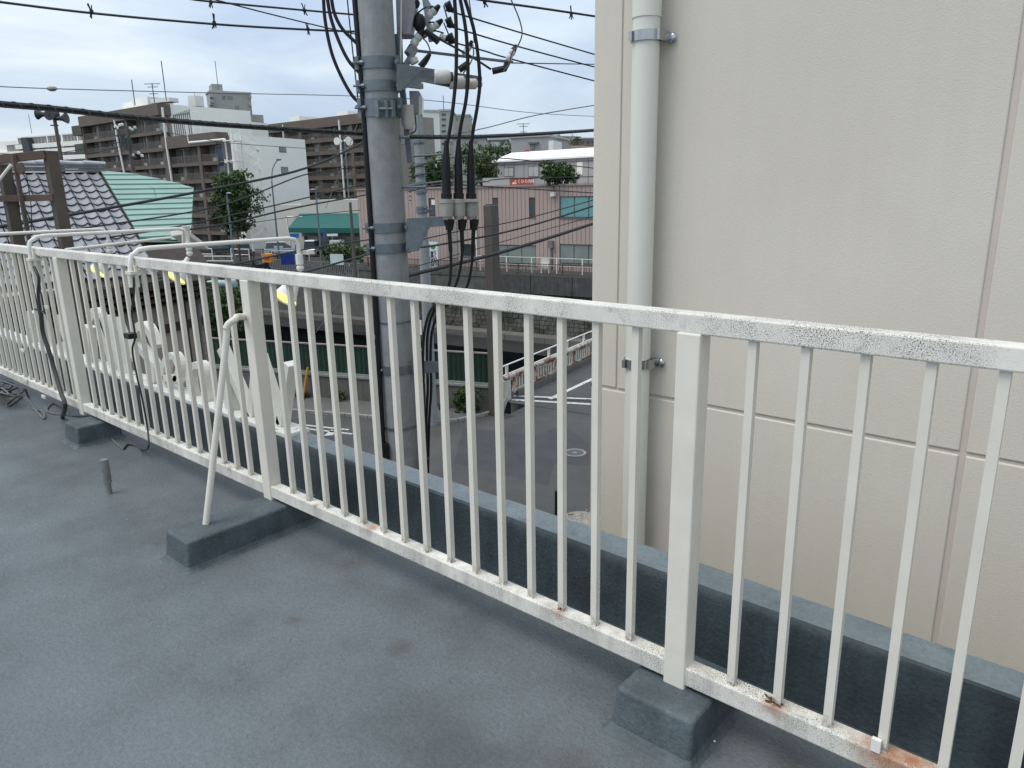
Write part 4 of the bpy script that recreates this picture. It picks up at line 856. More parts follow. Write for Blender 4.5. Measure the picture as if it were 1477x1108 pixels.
# ================================================================== APARTMENT BLOCKS
M_ab = mat('apartment_brown_tile', (.125, .100, .082), .85, .1, .8)
M_ab2 = mat('apartment_taupe_wall', (.27, .24, .205), .9, .1, .6)
M_aw = mat('apartment_white_wall', (.78, .77, .70), .85, .03, .3, streak=.10)
M_rl = mat('brown_balcony_bars', (.14, .12, .105), .6)
M_curt = mat('window_with_curtain', (.22, .25, .26), .2, .3, .7, spec=.5)
M_air = mat('beige_shutter', (.30, .28, .25), .7)
M_c2 = mat('window_cream_curtain', (.38, .36, .30), .4, .2, .7); M_c3 = mat('window_blue_curtain', (.10, .15, .20), .3, .3, .7)
def apt_face(t, fr, s0, s1, z0, z1, nf, bay, m_band, pillar_every=2, skip=(), dep=1.3, seed=3, pipes=True, band_h=.42):
    """balconied face: recessed wall, slabs, barred railings, windows and doors floor by floor, built out from t = 0"""
    rg = random.Random(seed); fh = (z1 - z0) / nf; key = (round(bay, 2), round(fh, 2))
    b = MB(fr); b.box((s0, -.3, z0), (s1, 0, z1 + .02)); b.build('balcony_back_wall', M_ab2, t)
    def boxme(nm, x0, x1, y0, y1, z_0, z_1, m):
        b = MB(); b.box((x0, y0, z_0), (x1, y1, z_1)); return b.data(nm, m)
    wme = [boxme('window', -.85, .85, -.04, .06, .95, 2.15, M_curt), boxme('window', -.85, .85, -.04, .06, .25, 2.1, M_glass), boxme('window', -.85, .85, -.04, .06, .25, 2.1, M_c2), boxme('window', -.85, .85, -.04, .06, .25, 2.1, M_c3)]
    ame = boxme('air_conditioner', -.4, .4, 0, .32, .1, .72, M_white)
    fme = boxme('window_frame', -.93, .93, -.03, .03, .17, 2.2, M_white); dme = boxme('door', -.42, .42, -.05, .05, .1, 2.05, M_frame)
    nb_ = max(1, int(round((s1 - s0) / bay))); bw = (s1 - s0) / nb_; T0 = dep
    for k in range(nf):
        z = z0 + k * fh
        b = MB(fr); b.box((s0, .002, z - .12), (s1, T0 - .1, z + .08)); b.box((s0, T0 - .12, z - band_h * .5), (s1, T0, z + band_h * .6)); b.build('balcony_slab', m_band, t)
        b = MB(fr); zt = z + 1.12; b.box((s0, T0 - .07, zt - .05), (s1, T0 - .02, zt)); n_ = int((s1 - s0) / .32)
        for i in range(n_): s_ = s0 + (i + .5) * (s1 - s0) / n_; b.box((s_ - .05, T0 - .06, z + .2), (s_ + .05, T0 - .04, zt - .05))
        b.build('balcony_railing', M_rl, t)
        for i in range(nb_):
            sc_ = s0 + (i + .5) * bw
            inst('window_frame', fme, t, fr.pt(sc_ + bw * .17, .03, z), fr.rz); inst('window', wme[rg.choice((0, 0, 1, 1, 1, 2, 3))], t, fr.pt(sc_ + bw * .17, .06, z), fr.rz)
            inst('door', dme, t, fr.pt(sc_ - bw * .24, .06, z), fr.rz)
            if rg.random() < .6: inst('air_conditioner', ame, t, fr.pt(sc_ - bw * .02, .45, z), fr.rz)
            if i: b = MB(fr); b.box((s0 + i * bw - .06, .01, z + .08), (s0 + i * bw + .06, T0 - .2, z + fh - .14)); b.build('partition', M_air, t)
    for i in range(0, nb_ + 1, pillar_every): s_ = s0 + i * bw; b = MB(fr); b.box((s_ - .35, .01, z0 - .3), (s_ + .35, T0 + .05, z1)); b.build('pillar', m_band, t)
    b = MB(fr); b.box((s0 - .3, -.3, z1), (s1 + .3, T0 + .25, z1 + 1.5)); b.build('roof_parapet', m_band, t)
def vsh(fr, s, t0, z0, z1, t, m=None): b = MB(); b.tube([fr.pt(s, t0, z0), fr.pt(s, t0, z1)], .07, 6); b.build('drainpipe', m or M_white, t)
# A: the large brown block with white gable ends
A0 = Hd(133, 200, 122); A1 = Hd(336, 200, 98); FA = Frame(A0, A1)
sA = lambda u, v: FA.px(u, v)
z_up = sA(243, 150)[1]; s_mid = sA(247, 200)[0]; z_lo = sA(332, 193)[1]; sEnd = sA(336, 300)[0]
FB = Frame(A1, Hd(441, 250, 110))                                # white gable plane, right of the lower block
ta = thing('apartment_block', 'big brown balconied apartment block with white stepped gable wall and fire stair', 'apartment block', FA.pt(FA.w / 2, -5, 1))
n_up = 8; fh = (z_up - 1.5 - 1.0) / n_up
apt_face(ta, FA, 0, s_mid, 1.0 , z_up - 1.5, n_up, 4.7, M_ab, 3, seed=5)
nl = int(round((z_lo - 1.3 - 1.0) / fh)); apt_face(ta, FA, s_mid + .4, sEnd, 1.0, 1.0 + nl * fh, nl, 4.6, M_ab, 2, seed=6)
Z_LO = 1.0 + nl * fh + 1.45
def poly_prism(pts, depth): b = MB(); b.prism(pts, depth); return b
back = -FA.n
b = MB(FA); b.box((-.2, -13, 1), (s_mid - .05, -.31, z_up)); b.build('body', M_aw, ta)
# gables: white walls stepping down to the right, parallel to FB
FU = Frame(FA.pt(s_mid, 0, 0), FA.pt(s_mid, 0, 0) + FB.e * 14)
wU = FU.px(343, 200)[0]; zU2 = FU.px(300, 149.5)[1]
def gable(fr, s0, s1, t, z1, dp): b = MB(); b.prism([fr.pt(s0, t, 1), fr.pt(s1, t, 1), fr.pt(s1, t, z1), fr.pt(s0, t, z1)], -FA.e * dp); return b.build('gable_wall', M_aw, ta)
FU = Frame(FU.o - FA.n * .35, FU.o - FA.n * .35 + FB.e * 14); FB0 = FB; FB = Frame(FB0.o - FA.n * .35, FB0.o - FA.n * .35 + FB0.e * FB0.w)
gable(FU, 0, wU, 0, z_up, 13)
wM = FU.px(388, 200)[0]; zM = FU.px(365, 176)[1]; gable(FU, wU, wM, -.02, zM, 10)
zB = FB.px(400, 198.5)[1]; gable(FB, .02, FB.w, 0, zB, 6)
def gwin(fr, u0, v0, u1, v1, t, nm='window', m=None):
    s0, z1 = fr.px(u0, v0); s1, z0 = fr.px(u1, v1); b = MB(fr); b.box((s0 - .12, .0, z0 - .12), (s1 + .12, .05, z1 + .12)); fo = b.build('window', M_frame, t)
    b = MB(fr); b.box((s0, .03, z0), ((s0 + s1) / 2 - .03, .08, z1)); b.box(((s0 + s1) / 2 + .03, .03, z0), (s1, .08, z1)); b.build('pane', m or M_curt, fo); return fo
gwin(FU, 313.5, 164.5, 322.5, 171.5, ta); gwin(FB, 403, 212.5, 412, 219, ta); gwin(FB, 406, 242, 415, 249.5, ta)
b = MB(FU); p = FU.px(304, 166); b.ball(FU.pt(p[0], .5, p[1]), .55, 10); b.build('dish_antenna', M_white, ta)
# terrace, pergola and screens on the step
p0, p1 = FA.px(254, 172), FA.px(276, 158); b = MB(FA)
for k in range(9): s_ = p0[0] + (p1[0] - p0[0]) * k / 8; b.box((s_ - .05, .3, Z_LO), (s_ + .05, .4, p1[1] + (k - 8) * .05))
b.box((p0[0], .28, p1[1] - .6), (p1[0], .42, p1[1] - .4)); b.build('screen', M_frame, ta, kind='stuff')
b = MB(FA); p0, p1 = FA.px(281, 172), FA.px(290, 160); b.box((p0[0], .3, Z_LO), (p0[0] + .1, .4, p1[1])); b.box((p1[0], .3, Z_LO), (p1[0] + .1, .4, p1[1])); b.box((p0[0], .3, p1[1] - .1), (p1[0], .4, p1[1])); b.build('gate_frame', M_white, ta)
# white drainpipes running over the face
def pxpipe(fr, pts, r_, t0, t, m=M_white): b = MB(); q = []; [q.append(fr.pt(fr.px(u, v, t0)[0], t0, fr.px(u, v, t0)[1])) for u, v in pts]; b.tube(q, r_, 6); b.build('drainpipe', m, t)
pxpipe(FA, [(234, 155), (236, 175), (241, 215), (249, 268)], .17, 1.5, ta); pxpipe(FA, [(165, 173), (170, 205), (180, 252)], .15, 1.5, ta)
pxpipe(FA, [(268, 180), (273, 206), (324, 201), (330, 256), (333, 300)], .17, 1.5, ta); pxpipe(FA, [(322, 207), (328, 255)], .12, 1.5, ta); pxpipe(FA, [(334, 200), (339, 250)], .16, 1.5, ta)
for (u, v) in ((127, 178), (131, 205), (136, 231)):   # green balconies at the left end
    s_, z_ = FA.px(u + 10, v + 12, 1.4); b = MB(FA); b.box((-3.2, -.5, z_ - .2), (.1, 1.5, z_ + 1.25)); b.build('end_balcony', mat('olive_balcony', (.065, .07, .052), .8), ta)
b = MB(FA); b.box((-6.2, -9, 1), (-.3, -1.2, z_up - 3.6)); b.build('end_wall', M_aw, ta)
for k in range(6): b = MB(FA); b.box((-2.2, -1.2, 3 + k * fh), (-1.2, -1.15, 4.4 + k * fh)); b.build('window', M_glass, ta)
# fire stair in front of the gable
st = thing('fire_stair', 'white steel zigzag fire escape stair against the white gable wall', 'stair', FB.pt(2, 1, 1))
FS = Frame(FB.pt(0, 1.9, 0)[:2], FB.pt(10, 1.9, 0)[:2]); sl_, sr_ = FS.px(340, 250)[0], FS.px(370, 240)[0]
zs = [FS.px(355, v)[1] for v in (203, 232, 261, 291, 320, 345)]
for i in range(len(zs) - 1):
    za, zb2 = zs[i], zs[i + 1]; mid = (sl_ + sr_) / 2 - .3
    b = MB(FS); b.box((sl_, -1.6, za - .12), (mid + .2, .1, za)); b.build('landing', M_white, st)
    b = MB(); b.bar(FS.pt(mid, .05, zb2), FS.pt(sr_ + .6, .05, za - .3 * 0 - (za - zb2) * .45), .06, .32); b.bar(FS.pt(mid, .05, za), FS.pt(sr_ + .6, .05, za - (za - zb2) * .5), .06, .28)
    b.bar(FS.pt(mid, .1, zb2 + 1.1), FS.pt(sr_ + .6, .1, za - (za - zb2) * .45 + 1.1), .06, .07); b.bar(FS.pt(mid, .1, za + 1.1), FS.pt(sr_ + .6, .1, za - (za - zb2) * .5 + 1.1), .06, .07)
    b.build('flight', M_white, st)
    b = MB()
    for k in range(9):
        s_ = sl_ + (mid - sl_) * k / 8; b.bar(FS.pt(s_, .1, za), FS.pt(s_, .1, za + 1.05), .05)
        s_ = mid + (sr_ + .6 - mid) * k / 8; zz = za - (za - zb2) * .5 * k / 8; b.bar(FS.pt(s_, .1, zz), FS.pt(s_, .1, zz + 1.05), .05)
    b.bar(FS.pt(sl_, .1, za + 1.08), FS.pt(mid, .1, za + 1.08), .07); b.build('guard_bars', M_white, st, kind='stuff')
for s_ in (sl_, (sl_ + sr_) / 2 - .3, sr_ + .6): b = MB(FS); b.box((s_ - .12, -.05, 1), (s_ + .12, .15, zs[0] + (1.2 if s_ < sr_ else -2))); b.build('column', M_white, st)
for i in range(5): b = MB(FS); b.box((sl_ + .1, -1.85, zs[i + 1] + .2), (sl_ + 1.6, -1.8, zs[i + 1] + 2.2)); b.build('door', M_frame, st)
# rooftop things
def antenna(u, v0, v1, d, label, yagi=False, group='rooftop antennas'):
    a = Hd(u, v0, d); c = Hd(u + (v0 - v1) * -.12, v1, d); c = np.array([a[0], a[1], c[2]]); b = MB(); b.tube([a, c], .07, 5)
    if yagi:
        h_ = np.array([hv[0], hv[1], 0]); 
        for z_, l in ((-.1, 1.1), (-.5, .7), (-1.4, .6)): b.tube([c + (0, 0, z_) - h_ * l, c + (0, 0, z_) + h_ * l], .05, 4)
    b.build('rooftop_antenna', M_wireg, None, label, 'antenna', group)
antenna(195, 152, 115, 112, 'short thin mast left of the television antenna on the brown block'); antenna(223, 148, 120, 110, 'small yagi television antenna on the brown block roof', True)
antenna(240, 145, 88, 110, 'tallest thin mast rising from the brown block roof'); antenna(315, 130, 88, 163, 'thin mast on top of the pale stair tower'); antenna(518, 165, 140, 128, 'thin mast on the second brown block by the pole')
antenna(46, 193, 165, 200, 'thin mast on the far white apartment block'); antenna(755, 200, 178, 130, 'tiny yagi antenna right of the three black cables', True); antenna(640, 160, 138, 140, 'faint mast on the white block behind the pole')
def rb(fr, u0, v0, u1, v1, t0, depth, t, nm, m):   # box on the frame, photo corners
    s0, z1 = fr.px(u0, v0, t0); s1, z0 = fr.px(u1, v1, t0); b = MB(fr); b.box((s0, t0 - depth, z0), (s1, t0, z1)); return b.build(nm, m, t)
rb(FA, 193, 143, 214, 152, -4, 4, ta, 'roof_hut', M_aw); rb(FA, 176, 149, 193, 156, -5, 4, ta, 'roof_hut', M_aw); rb(FU, 244, 140.5, 258, 148, -6, 4, ta, 'roof_hut', M_white)
b = MB(FU); p0, p1 = FU.px(282, 147, -4), FU.px(292, 136, -4)
for s_ in np.linspace(p0[0], p1[0], 4): b.box((s_ - .06, -4.1, z_up), (s_ + .06, -3.98, p1[1]))
b.box((p0[0], -5.5, p1[1] - 1.8), (p1[0], -3.9, p1[1] - .3)); b.build('water_tank_frame', M_white, ta)

# B: second brown block
B0 = Hd(381, 230, 142); B1 = Hd(545, 230, 122); FBk = Frame(B0, B1)
tb = thing('apartment_block', 'second brown balconied apartment block behind the supermarket with green awning', 'apartment block', FBk.pt(10, -5, 1))
zB2 = FBk.px(515, 166)[1]; nB = 7; apt_face(tb, FBk, 0, FBk.w, FBk.px(480, 292)[1], zB2 - 1.5, 6, 4.6, M_ab, 3, seed=9, band_h=.6)
b = MB(FBk); b.box((0, -13, 1), (FBk.w, -.31, zB2)); b.build('body', M_ab2, tb)
b = MB(FBk); b.box((0, -1, 1), (FBk.w, .2, FBk.px(480, 292)[1] - .3)); b.build('podium', M_ab2, tb)
pxpipe(FBk, [(489, 173), (492, 215), (498, 293)], .17, 1.5, tb); pxpipe(FBk, [(408, 180), (409, 200)], .15, 1.5, tb); rb(FBk, 418, 169, 432, 174, -4, 4, tb, 'roof_hut', M_aw); rb(FBk, 486, 161.5, 502, 168, -4, 4, tb, 'roof_hut', M_aw)
# C: pale tower behind
def tower(label, u0, u1, v1, d0, d1, m, wins, dep=12, base=1., side=None, nfl=0, name='apartment_block', extra=None):
    fr = Frame(Hd(u0, 250, d0), Hd(u1, 250, d1)); t = thing(name, label, 'apartment block' if name == 'apartment_block' else 'building', fr.pt(fr.w / 2, -dep / 2, base))
    z1 = fr.px((u0 + u1) / 2, v1)[1]; b = MB(fr); b.box((0, -dep, base), (fr.w, 0, z1)); b.build('wall', m, t)
    b = MB(fr); b.box((-.2, -dep - .2, z1), (fr.w + .2, .2, z1 + .35)); b.build('roof', mat('pale_roof_edge', (.42, .42, .40), .8), t)
    for wn in wins: gwin(fr, *wn, t)
    return t, fr, z1
M_tw = mat('tower_grey_wall', (.33, .33, .295), .85, .04, .2)
tc_, frc, zc_ = tower('pale grey stair tower block rising behind the white gable wall', 316, 373, 135, 163, 167, M_tw, [(321.5, 139.5, 324.5, 142.5), (329, 140, 334.5, 142.5), (340, 154, 344.5, 161)], dep=5)
rb(frc, 305, 121, 322, 136, -.5, 4, tc_, 'stair_head', M_tw); rb(frc, 350, 165, 384, 210, -1, 3, tc_, 'lower_wing', M_tw)
for v in (139, 150, 160): rb(frc, 302, v, 309, v + 9, 1.2, 1.2, tc_, 'balcony', M_tw); rb(frc, 303, v + 1, 308, v + 4, 1.25, .1, tc_, 'window', M_glass)
for v in (137, 148, 158): rb(frc, 359.5, v, 363, v + 5, .8, 1.2, tc_, 'balcony', M_tw)
# D: far white slab block at the left
frd = Frame(Hd(-15, 230, 215), Hd(138, 230, 195)); td = thing('apartment_block', 'far white apartment block with long dark balcony strips behind the tiled roof', 'apartment block', frd.pt(10, -5, 1))
zd = frd.px(80, 193.5)[1]; s1_ = frd.px(24, 200)[0]; b = MB(frd); b.box((s1_, -12, 1), (frd.w, 0, zd)); b.box((0, -12, 1), (s1_, 0, frd.px(10, 204)[1])); b.build('wall', M_aw, td)
for i, v in enumerate((201, 210, 220.3, 230, 239)):
    a = [26, 9, 11, 12, 14][i]; z_ = frd.px(80, v)[1]
    for (u0, u1) in ((a, 40), (44, 67), (69, 88), (91, 111), (113, 124)):
        s0, s1 = frd.px(u0 + i * .6, v)[0], frd.px(u1 + i * 1.1, v)[0]
        if s1 - s0 < .5: continue
        b = MB(frd); b.box((s0, -.0, z_ - .75), (s1, .06, z_ + .95)); o = b.build('balcony_opening', M_frame, td)
        b = MB(frd); n_ = max(2, int((s1 - s0) / 1.3))
        for k in range(n_): ss = s0 + (k + .2 + rnd.random() * .3) * (s1 - s0) / n_; b.box((ss, .06, z_ - .7), (ss + .5, .10, z_ + .5))
        b.build('pale_panel', M_air, o, kind='stuff')
    b = MB(frd); b.box((s1_ if not i else 0, .0, z_ - 1.9), (frd.w, .8, z_ - .8)); b.build('balcony_front', M_aw, td)
b = MB(frd); p0, p1 = frd.px(33, 199, 1), frd.px(47, 219, 1); b.box((p0[0], 0, p1[1]), (p0[0] + 2.5, 1.6, p0[1])); b.box((p0[0] + 1.5, 0, p1[1] - .5), (p1[0], 1.7, p1[1] + 2.6)); b.build('stair_tower', mat('dark_slate_cladding', (.05, .058, .068), .7), td)
# behind the pole: white block, stepped tower, low pale block
te, fre, ze = tower('plain white apartment end wall showing just right of the thick pole', 560, 637, 161, 138, 142, M_aw, [(615, 174, 621.5, 183), (616.5, 198, 623, 207), (617.5, 222, 623, 229)])
tf, frf, zf_ = tower('grey apartment tower with stacked balconies behind the three black cables', 637, 655, 160, 170, 170, M_tw, [])
for v in (164, 171, 179.5, 188, 197, 206): rb(frf, 637, v, 643, v + 2.6, .1, .1, tf, 'balcony_opening', M_glass)
tg, frg, zg_ = tower('broad pale grey apartment block right of the three black cables', 652, 680, 167, 185, 185, M_tw, [(646.5, 170, 648.5, 172.5), (655, 171, 656.5, 173), (658.5, 171, 660, 173), (655, 180, 656.5, 182), (655, 189, 656.5, 191), (670, 203.5, 673, 205)])
for v in (168, 176, 184, 192): rb(frg, 679, v, 681, v + 4, 1., 1., tg, 'balcony', M_tw)
th_, frh, zh_ = tower('low pale block with a few windows below the grey tower', 655, 702, 200, 165, 165, M_tw, [(650, 205, 653, 208), (684, 204, 688, 206), (697, 215, 700, 218), (697, 223, 700, 226)])
# white roofed grey building
FHh = Frame(Hd(714, 240, 88), Hd(900, 240, 76)); tH = thing('white_roofed_building', 'grey panelled building with bright white roof behind the pink building', 'building', FHh.pt(8, -4, 1))
M_gp = mat('grey_panel_wall', (.34, .33, .325), .8, .05, .5)
s_w = FHh.w; zE = FHh.px(780, 231)[1]; b = MB(FHh); b.box((0, -9, 1), (s_w, 0, zE)); b.build('wall', M_gp, tH)
b = MB(FHh); b.prism([FHh.pt(-.2, .3, zE), FHh.pt(s_w, .3, zE), FHh.pt(s_w, -2.6, zE + .95), FHh.pt(.3, -2.6, zE + .95)], (0, 0, .18)); b.box((.3, -9, zE + .9), (s_w, -2.5, zE + 1.12)); b.build('roof', mat('bright_white_roof', (.8, .8, .8), .6, .02, 1.), tH)
b = MB(FHh); b.box((0, .0, FHh.px(780, 235)[1] - .08), (s_w, .06, FHh.px(780, 235)[1])); b.build('trim', M_frame, tH)
for wn in ((728, 243, 741, 254), (763, 241, 777, 254)): gwin(FHh, *wn, tH, m=mat('pale_window', (.38, .40, .39), .3))
rb(FHh, 832, 234, 840, 252, .05, .1, tH, 'door', M_white)
for k in range(12): s_ = k * s_w / 12; b = MB(FHh); b.box((s_, .0, 1), (s_ + .05, .03, zE)); b.build('panel_joint', M_frame, tH)
ti, fri, zi_ = tower('grey cubic block with a small dark window above the white roof', 738, 791, 198, 120, 118, M_gp, [(766.5, 208.5, 770.5, 215)], name='building')
rb(fri, 791, 203, 798, 222, 0, 5, ti, 'white_side', M_aw); rb(fri, 762, 205, 776, 207, .5, .6, ti, 'canopy', M_frame)
b = MB(); b.ball(Hd(760.5, 219, 90), .35, 8); b.build('red_tank', mat('red_paint', (.30, .04, .04), .5), None, 'small red round tank on the white roof edge', 'tank')
# hillside with houses far right
b = MB(); n_ = 40; V = []
hl = [(-60, 0), (620, 215), (660, 222), (700, 212), (760, 205), (820, 203), (855, 200), (900, 196), (1200, 200), (1600, 240)]
def hz(u):
    for (u0, v0), (u1, v1) in zip(hl[1:-1], hl[2:]):
        if u0 <= u <= u1: return v0 + (v1 - v0) * (u - u0) / (u1 - u0)
    return 215
for i in range(n_ + 1):
    u = 560 + 900 * i / n_
    for j, (d, f_) in enumerate(((200, 0.), (260, .45), (340, .8), (430, 1.), (520, .9))):
        top = Hd(u, hz(u) + 4 + 2 * math.sin(u * .05), 430)[2]; p = Hd(u, 270, d); V.append((p[0], p[1], 1. + (top - 1.) * f_))
F = [(i * 5 + j, (i + 1) * 5 + j, (i + 1) * 5 + j + 1, i * 5 + j + 1) for i in range(n_) for j in range(4)]
b.add(V, F, True); struct(b, 'hillside', mat('hillside_greenery', (.06, .075, .05), .95, .4, .06))
M_roofs = [mat('far_roof_grey', (.16, .165, .18), .8), mat('far_roof_brown', (.15, .11, .09), .8), mat('far_roof_pale', (.45, .45, .44), .8)]
M_hws = [mat('far_wall_cream', (.48, .46, .40), .9), mat('far_wall_grey', (.36, .35, .34), .9), mat('far_wall_brown', (.22, .17, .14), .9), M_aw]
hr = random.Random(11); words = ['cream', 'grey', 'brown', 'white']; rw = ['dark grey', 'brown', 'pale flat']
spots = []
for r_i, (d, v) in enumerate(((210, 226), (260, 218), (320, 211), (390, 205), (430, 201))):
    for k in range(9): spots.append((688 + k * 21 + hr.uniform(-6, 6), v + hr.uniform(-2, 2) - (3 if 700 < 688 + k * 21 < 740 else 0), d, r_i, k))
for (u, v, d, r_i, k) in spots:
    wl = hr.randrange(4); rf = hr.randrange(3); wd = hr.uniform(7, 12); fr = Frame(Hd(u, v, d), Hd(u + 20, v, d + hr.uniform(-6, 6))); z1 = Hd(u, v, d)[2]; hh = hr.uniform(5, 8)
    place = ['lowest', 'second', 'middle', 'fourth', 'topmost'][r_i]
    t = thing('hillside_house', f'{words[wl]} house with {rw[rf]} roof in the {place} hillside row, number {k + 1} from the left'.replace(', number %d from the left' % (k + 1), ' ' + ['at its left end', 'second along', 'third along', 'left of its middle', 'at its middle', 'right of its middle', 'third from its right end', 'second from its right end', 'at its right end'][k]), 'house', fr.pt(wd / 2, -3, z1 - hh - 4), 'houses on the far hillside')
    b = MB(fr); b.box((0, -7, z1 - hh - 4), (wd, 0, z1)); b.build('wall', M_hws[wl], t)
    b = MB(fr)
    if rf < 2: b.add([fr.pt(s_, t_, z_) for s_, t_, z_ in ((-.4, .4, z1), (wd + .4, .4, z1), (wd + .4, -7.4, z1), (-.4, -7.4, z1), (.6, -3.5, z1 + 2), (wd - .6, -3.5, z1 + 2))], [(0, 1, 5, 4), (1, 2, 5), (2, 3, 4, 5), (3, 0, 4), (3, 2, 1, 0)])
    else: b.box((-.2, -7.2, z1), (wd + .2, .2, z1 + .4))
    b.build('roof', M_roofs[rf], t)
    for q in range(hr.randrange(2, 4)): b = MB(fr); s_ = 1 + q * wd / 3.2; b.box((s_, .0, z1 - 2.2), (s_ + 1.3, .05, z1 - .9)); b.build('window', M_glass, t)
tr_, frr, zr_ = tower('brown hillside apartment block with dark balconies beside the beige wall', 828, 880, 200, 300, 300, M_hws[2], [], name='building')
for v in (203, 209, 215):
    for u in (838, 846, 853): rb(frr, u, v, u + 5, v + 3.4, .1, .1, tr_, 'opening', M_glass)
rb(frr, 829, 197, 838, 203, 0, 5, tr_, 'stair_head', M_hws[2])

# ================================================================== PINK BUILDING
tj = thing('pink_building', 'two storey pink ribbed building across the river with teal windows', 'building', FR.pt(5, -9, 1))
M_pk = mat('pink_ribbed_cladding', (.40, .31, .272), .8, .05, .5, streak=.06)
TJ = -3.6
def J(u, v): return FR.px(u, v, TJ)
sj0 = J(516, 300)[0]; sj1 = sj0 + 46; zj = J(700, 268)[1]
b = MB(FR); b.box((sj0, TJ - 14, 1), (sj1, TJ - .25, zj - .15)); b.build('core', mat('dark_interior', (.03, .03, .032), .8), tj)
ops = [(618, 286, 628, 312), (710, 285.5, 719, 314), (763, 285, 772, 313), (807.5, 283.5, 870, 314), (664, 352, 687, 369), (712, 352.5, 773, 380), (807, 352, 870, 380)]
opz = [(J(a, c)[0], J(b_, d)[0], J(a, d)[1], J(a, c)[1]) for a, c, b_, d in ops]
# cladding in columns of ribbed sheets that leave the openings free
cols = sorted(set([sj0, sj1] + [x for o in opz for x in o[:2]])); b = MB(FR)
def rib(s0, s1, z0, z1):
    n_ = max(1, int(round((s1 - s0) / .42))); w_ = (s1 - s0) / n_
    for i in range(n_): b.box((s0 + i * w_ + .035, TJ - .08, z0), (s0 + (i + 1) * w_ - .01, TJ + .02, z1))
    b.box((s0, TJ - .07, z0), (s1, TJ - .03, z1))
for a, c in zip(cols[:-1], cols[1:]):
    mid = (a + c) / 2; hol = sorted([(o[2], o[3]) for o in opz if o[0] - .01 <= mid <= o[1] + .01]); z = 1.
    for h0, h1 in hol: rib(a, c, z, h0); z = h1
    rib(a, c, z, zj - .12)
b.build('cladding', M_pk, tj, kind='stuff')
b = MB(FR); b.box((sj0 - .1, TJ - 14, zj - .16), (sj1, TJ + .12, zj)); b.build('roof_edge', mat('pink_roof_edge', (.30, .24, .22), .7), tj)
for i, o in enumerate(opz):
    m_ = M_teal if i == 3 else (mat('frosted_window', (.20, .235, .21), .35, .15, .5) if i >= 5 else M_glass)
    b = MB(FR); b.box((o[0], TJ - .2, o[2]), (o[1], TJ - .12, o[3])); fo = b.build('window', M_frame, tj)
    n_ = 1 if i < 3 or i == 4 else 3; w_ = (o[1] - o[0]) / n_
    for k in range(n_): b = MB(FR); b.box((o[0] + k * w_ + .06, TJ - .13, o[2] + .07), (o[0] + (k + 1) * w_ - .06, TJ - .07, o[3] - .07)); b.build('pane', m_, fo)
    for zz in ((o[2] - .08, o[2]), ): b = MB(FR); b.box((o[0] - .08, TJ - .1, zz[0]), (o[1] + .08, TJ + .1, zz[1])); b.build('sill', M_frame, fo)
b = MB(FR); q = J(621.5, 288); b.box((q[0], TJ - .07, q[1] - .5), (q[0] + .45, TJ - .05, q[1])); b.build('bright_notice', M_white, tj)
q = J(799, 279); b = MB(FR); b.box((q[0] - .2, TJ + .02, q[1] - .25), (q[0] + .2, TJ + .35, q[1] + .1)); b.build('vent_hood', M_white, tj)
q = J(796, 352); b = MB(FR); b.box((q[0] - .22, TJ + .02, q[1] - .35), (q[0] + .22, TJ + .3, q[1] + .3)); b.tube([FR.pt(q[0], TJ + .12, 1), FR.pt(q[0], TJ + .12, q[1])], .10, 8); b.build('rainwater_head', M_frame, tj)
for u in (686.5,): q = J(u, 300); b = MB(); b.tube([FR.pt(q[0], TJ + .1, 1), FR.pt(q[0], TJ + .1, zj)], .08, 8); b.build('downpipe', M_white, tj)
b = MB(FR); q0, q1 = J(645, 318), J(661, 372); b.box((q0[0], TJ + .03, q1[1]), (q1[0], TJ + .10, q0[1])); b.build('roller_shutter', M_air, tj)
b = MB(FR)
for k in range(30): z_ = q1[1] + k * (q0[1] - q1[1]) / 30; b.box((q0[0], TJ + .10, z_), (q1[0], TJ + .125, z_ + .09))
b.build('shutter_slats', M_air, tj, kind='stuff')
tz = J(0, 0); FT = FR; q0, q1 = FR.px(696, 257, -4.5), FR.px(735, 265, -4.5)
b = MB(FR); b.box((q0[0], -6, zj), (q1[0], -4.5, q0[1])); b.build('roof_unit', M_gp, tj)
q0, q1 = FR.px(736, 258, -4.4), FR.px(767, 263, -4.4); b = MB(FR); b.box((q0[0], -4.6, zj - .05), (q1[0], -4.4, q0[1] + .05)); rs = b.build('red_roof_sign', mat('red_sign', (.33, .06, .045), .6), None, 'small red sign with pale lettering on the pink building roof', 'sign')
rs['_o'] = [0., 0., 0.]
mt = mat('sign_lettering', (.75, .60, .55), .7)
text('とくひろ内科', .36, mt, rs, FR.pt((q0[0] + q1[0]) / 2 + .35, -4.38, (zj + q0[1]) / 2), FR.e, (0, 0, 1), off=.006)
b = MB(); c = FR.pt(q0[0] + .42, -4.39, zj + .08); b.add([c + FR.e * (math.cos(a) * .24) + np.array([0, 0, math.sin(a) * .2]) for a in np.linspace(0, math.pi, 9)], [tuple(range(9))]); b.build('emblem', mat('sign_emblem', (.8, .5, .25), .7), rs)
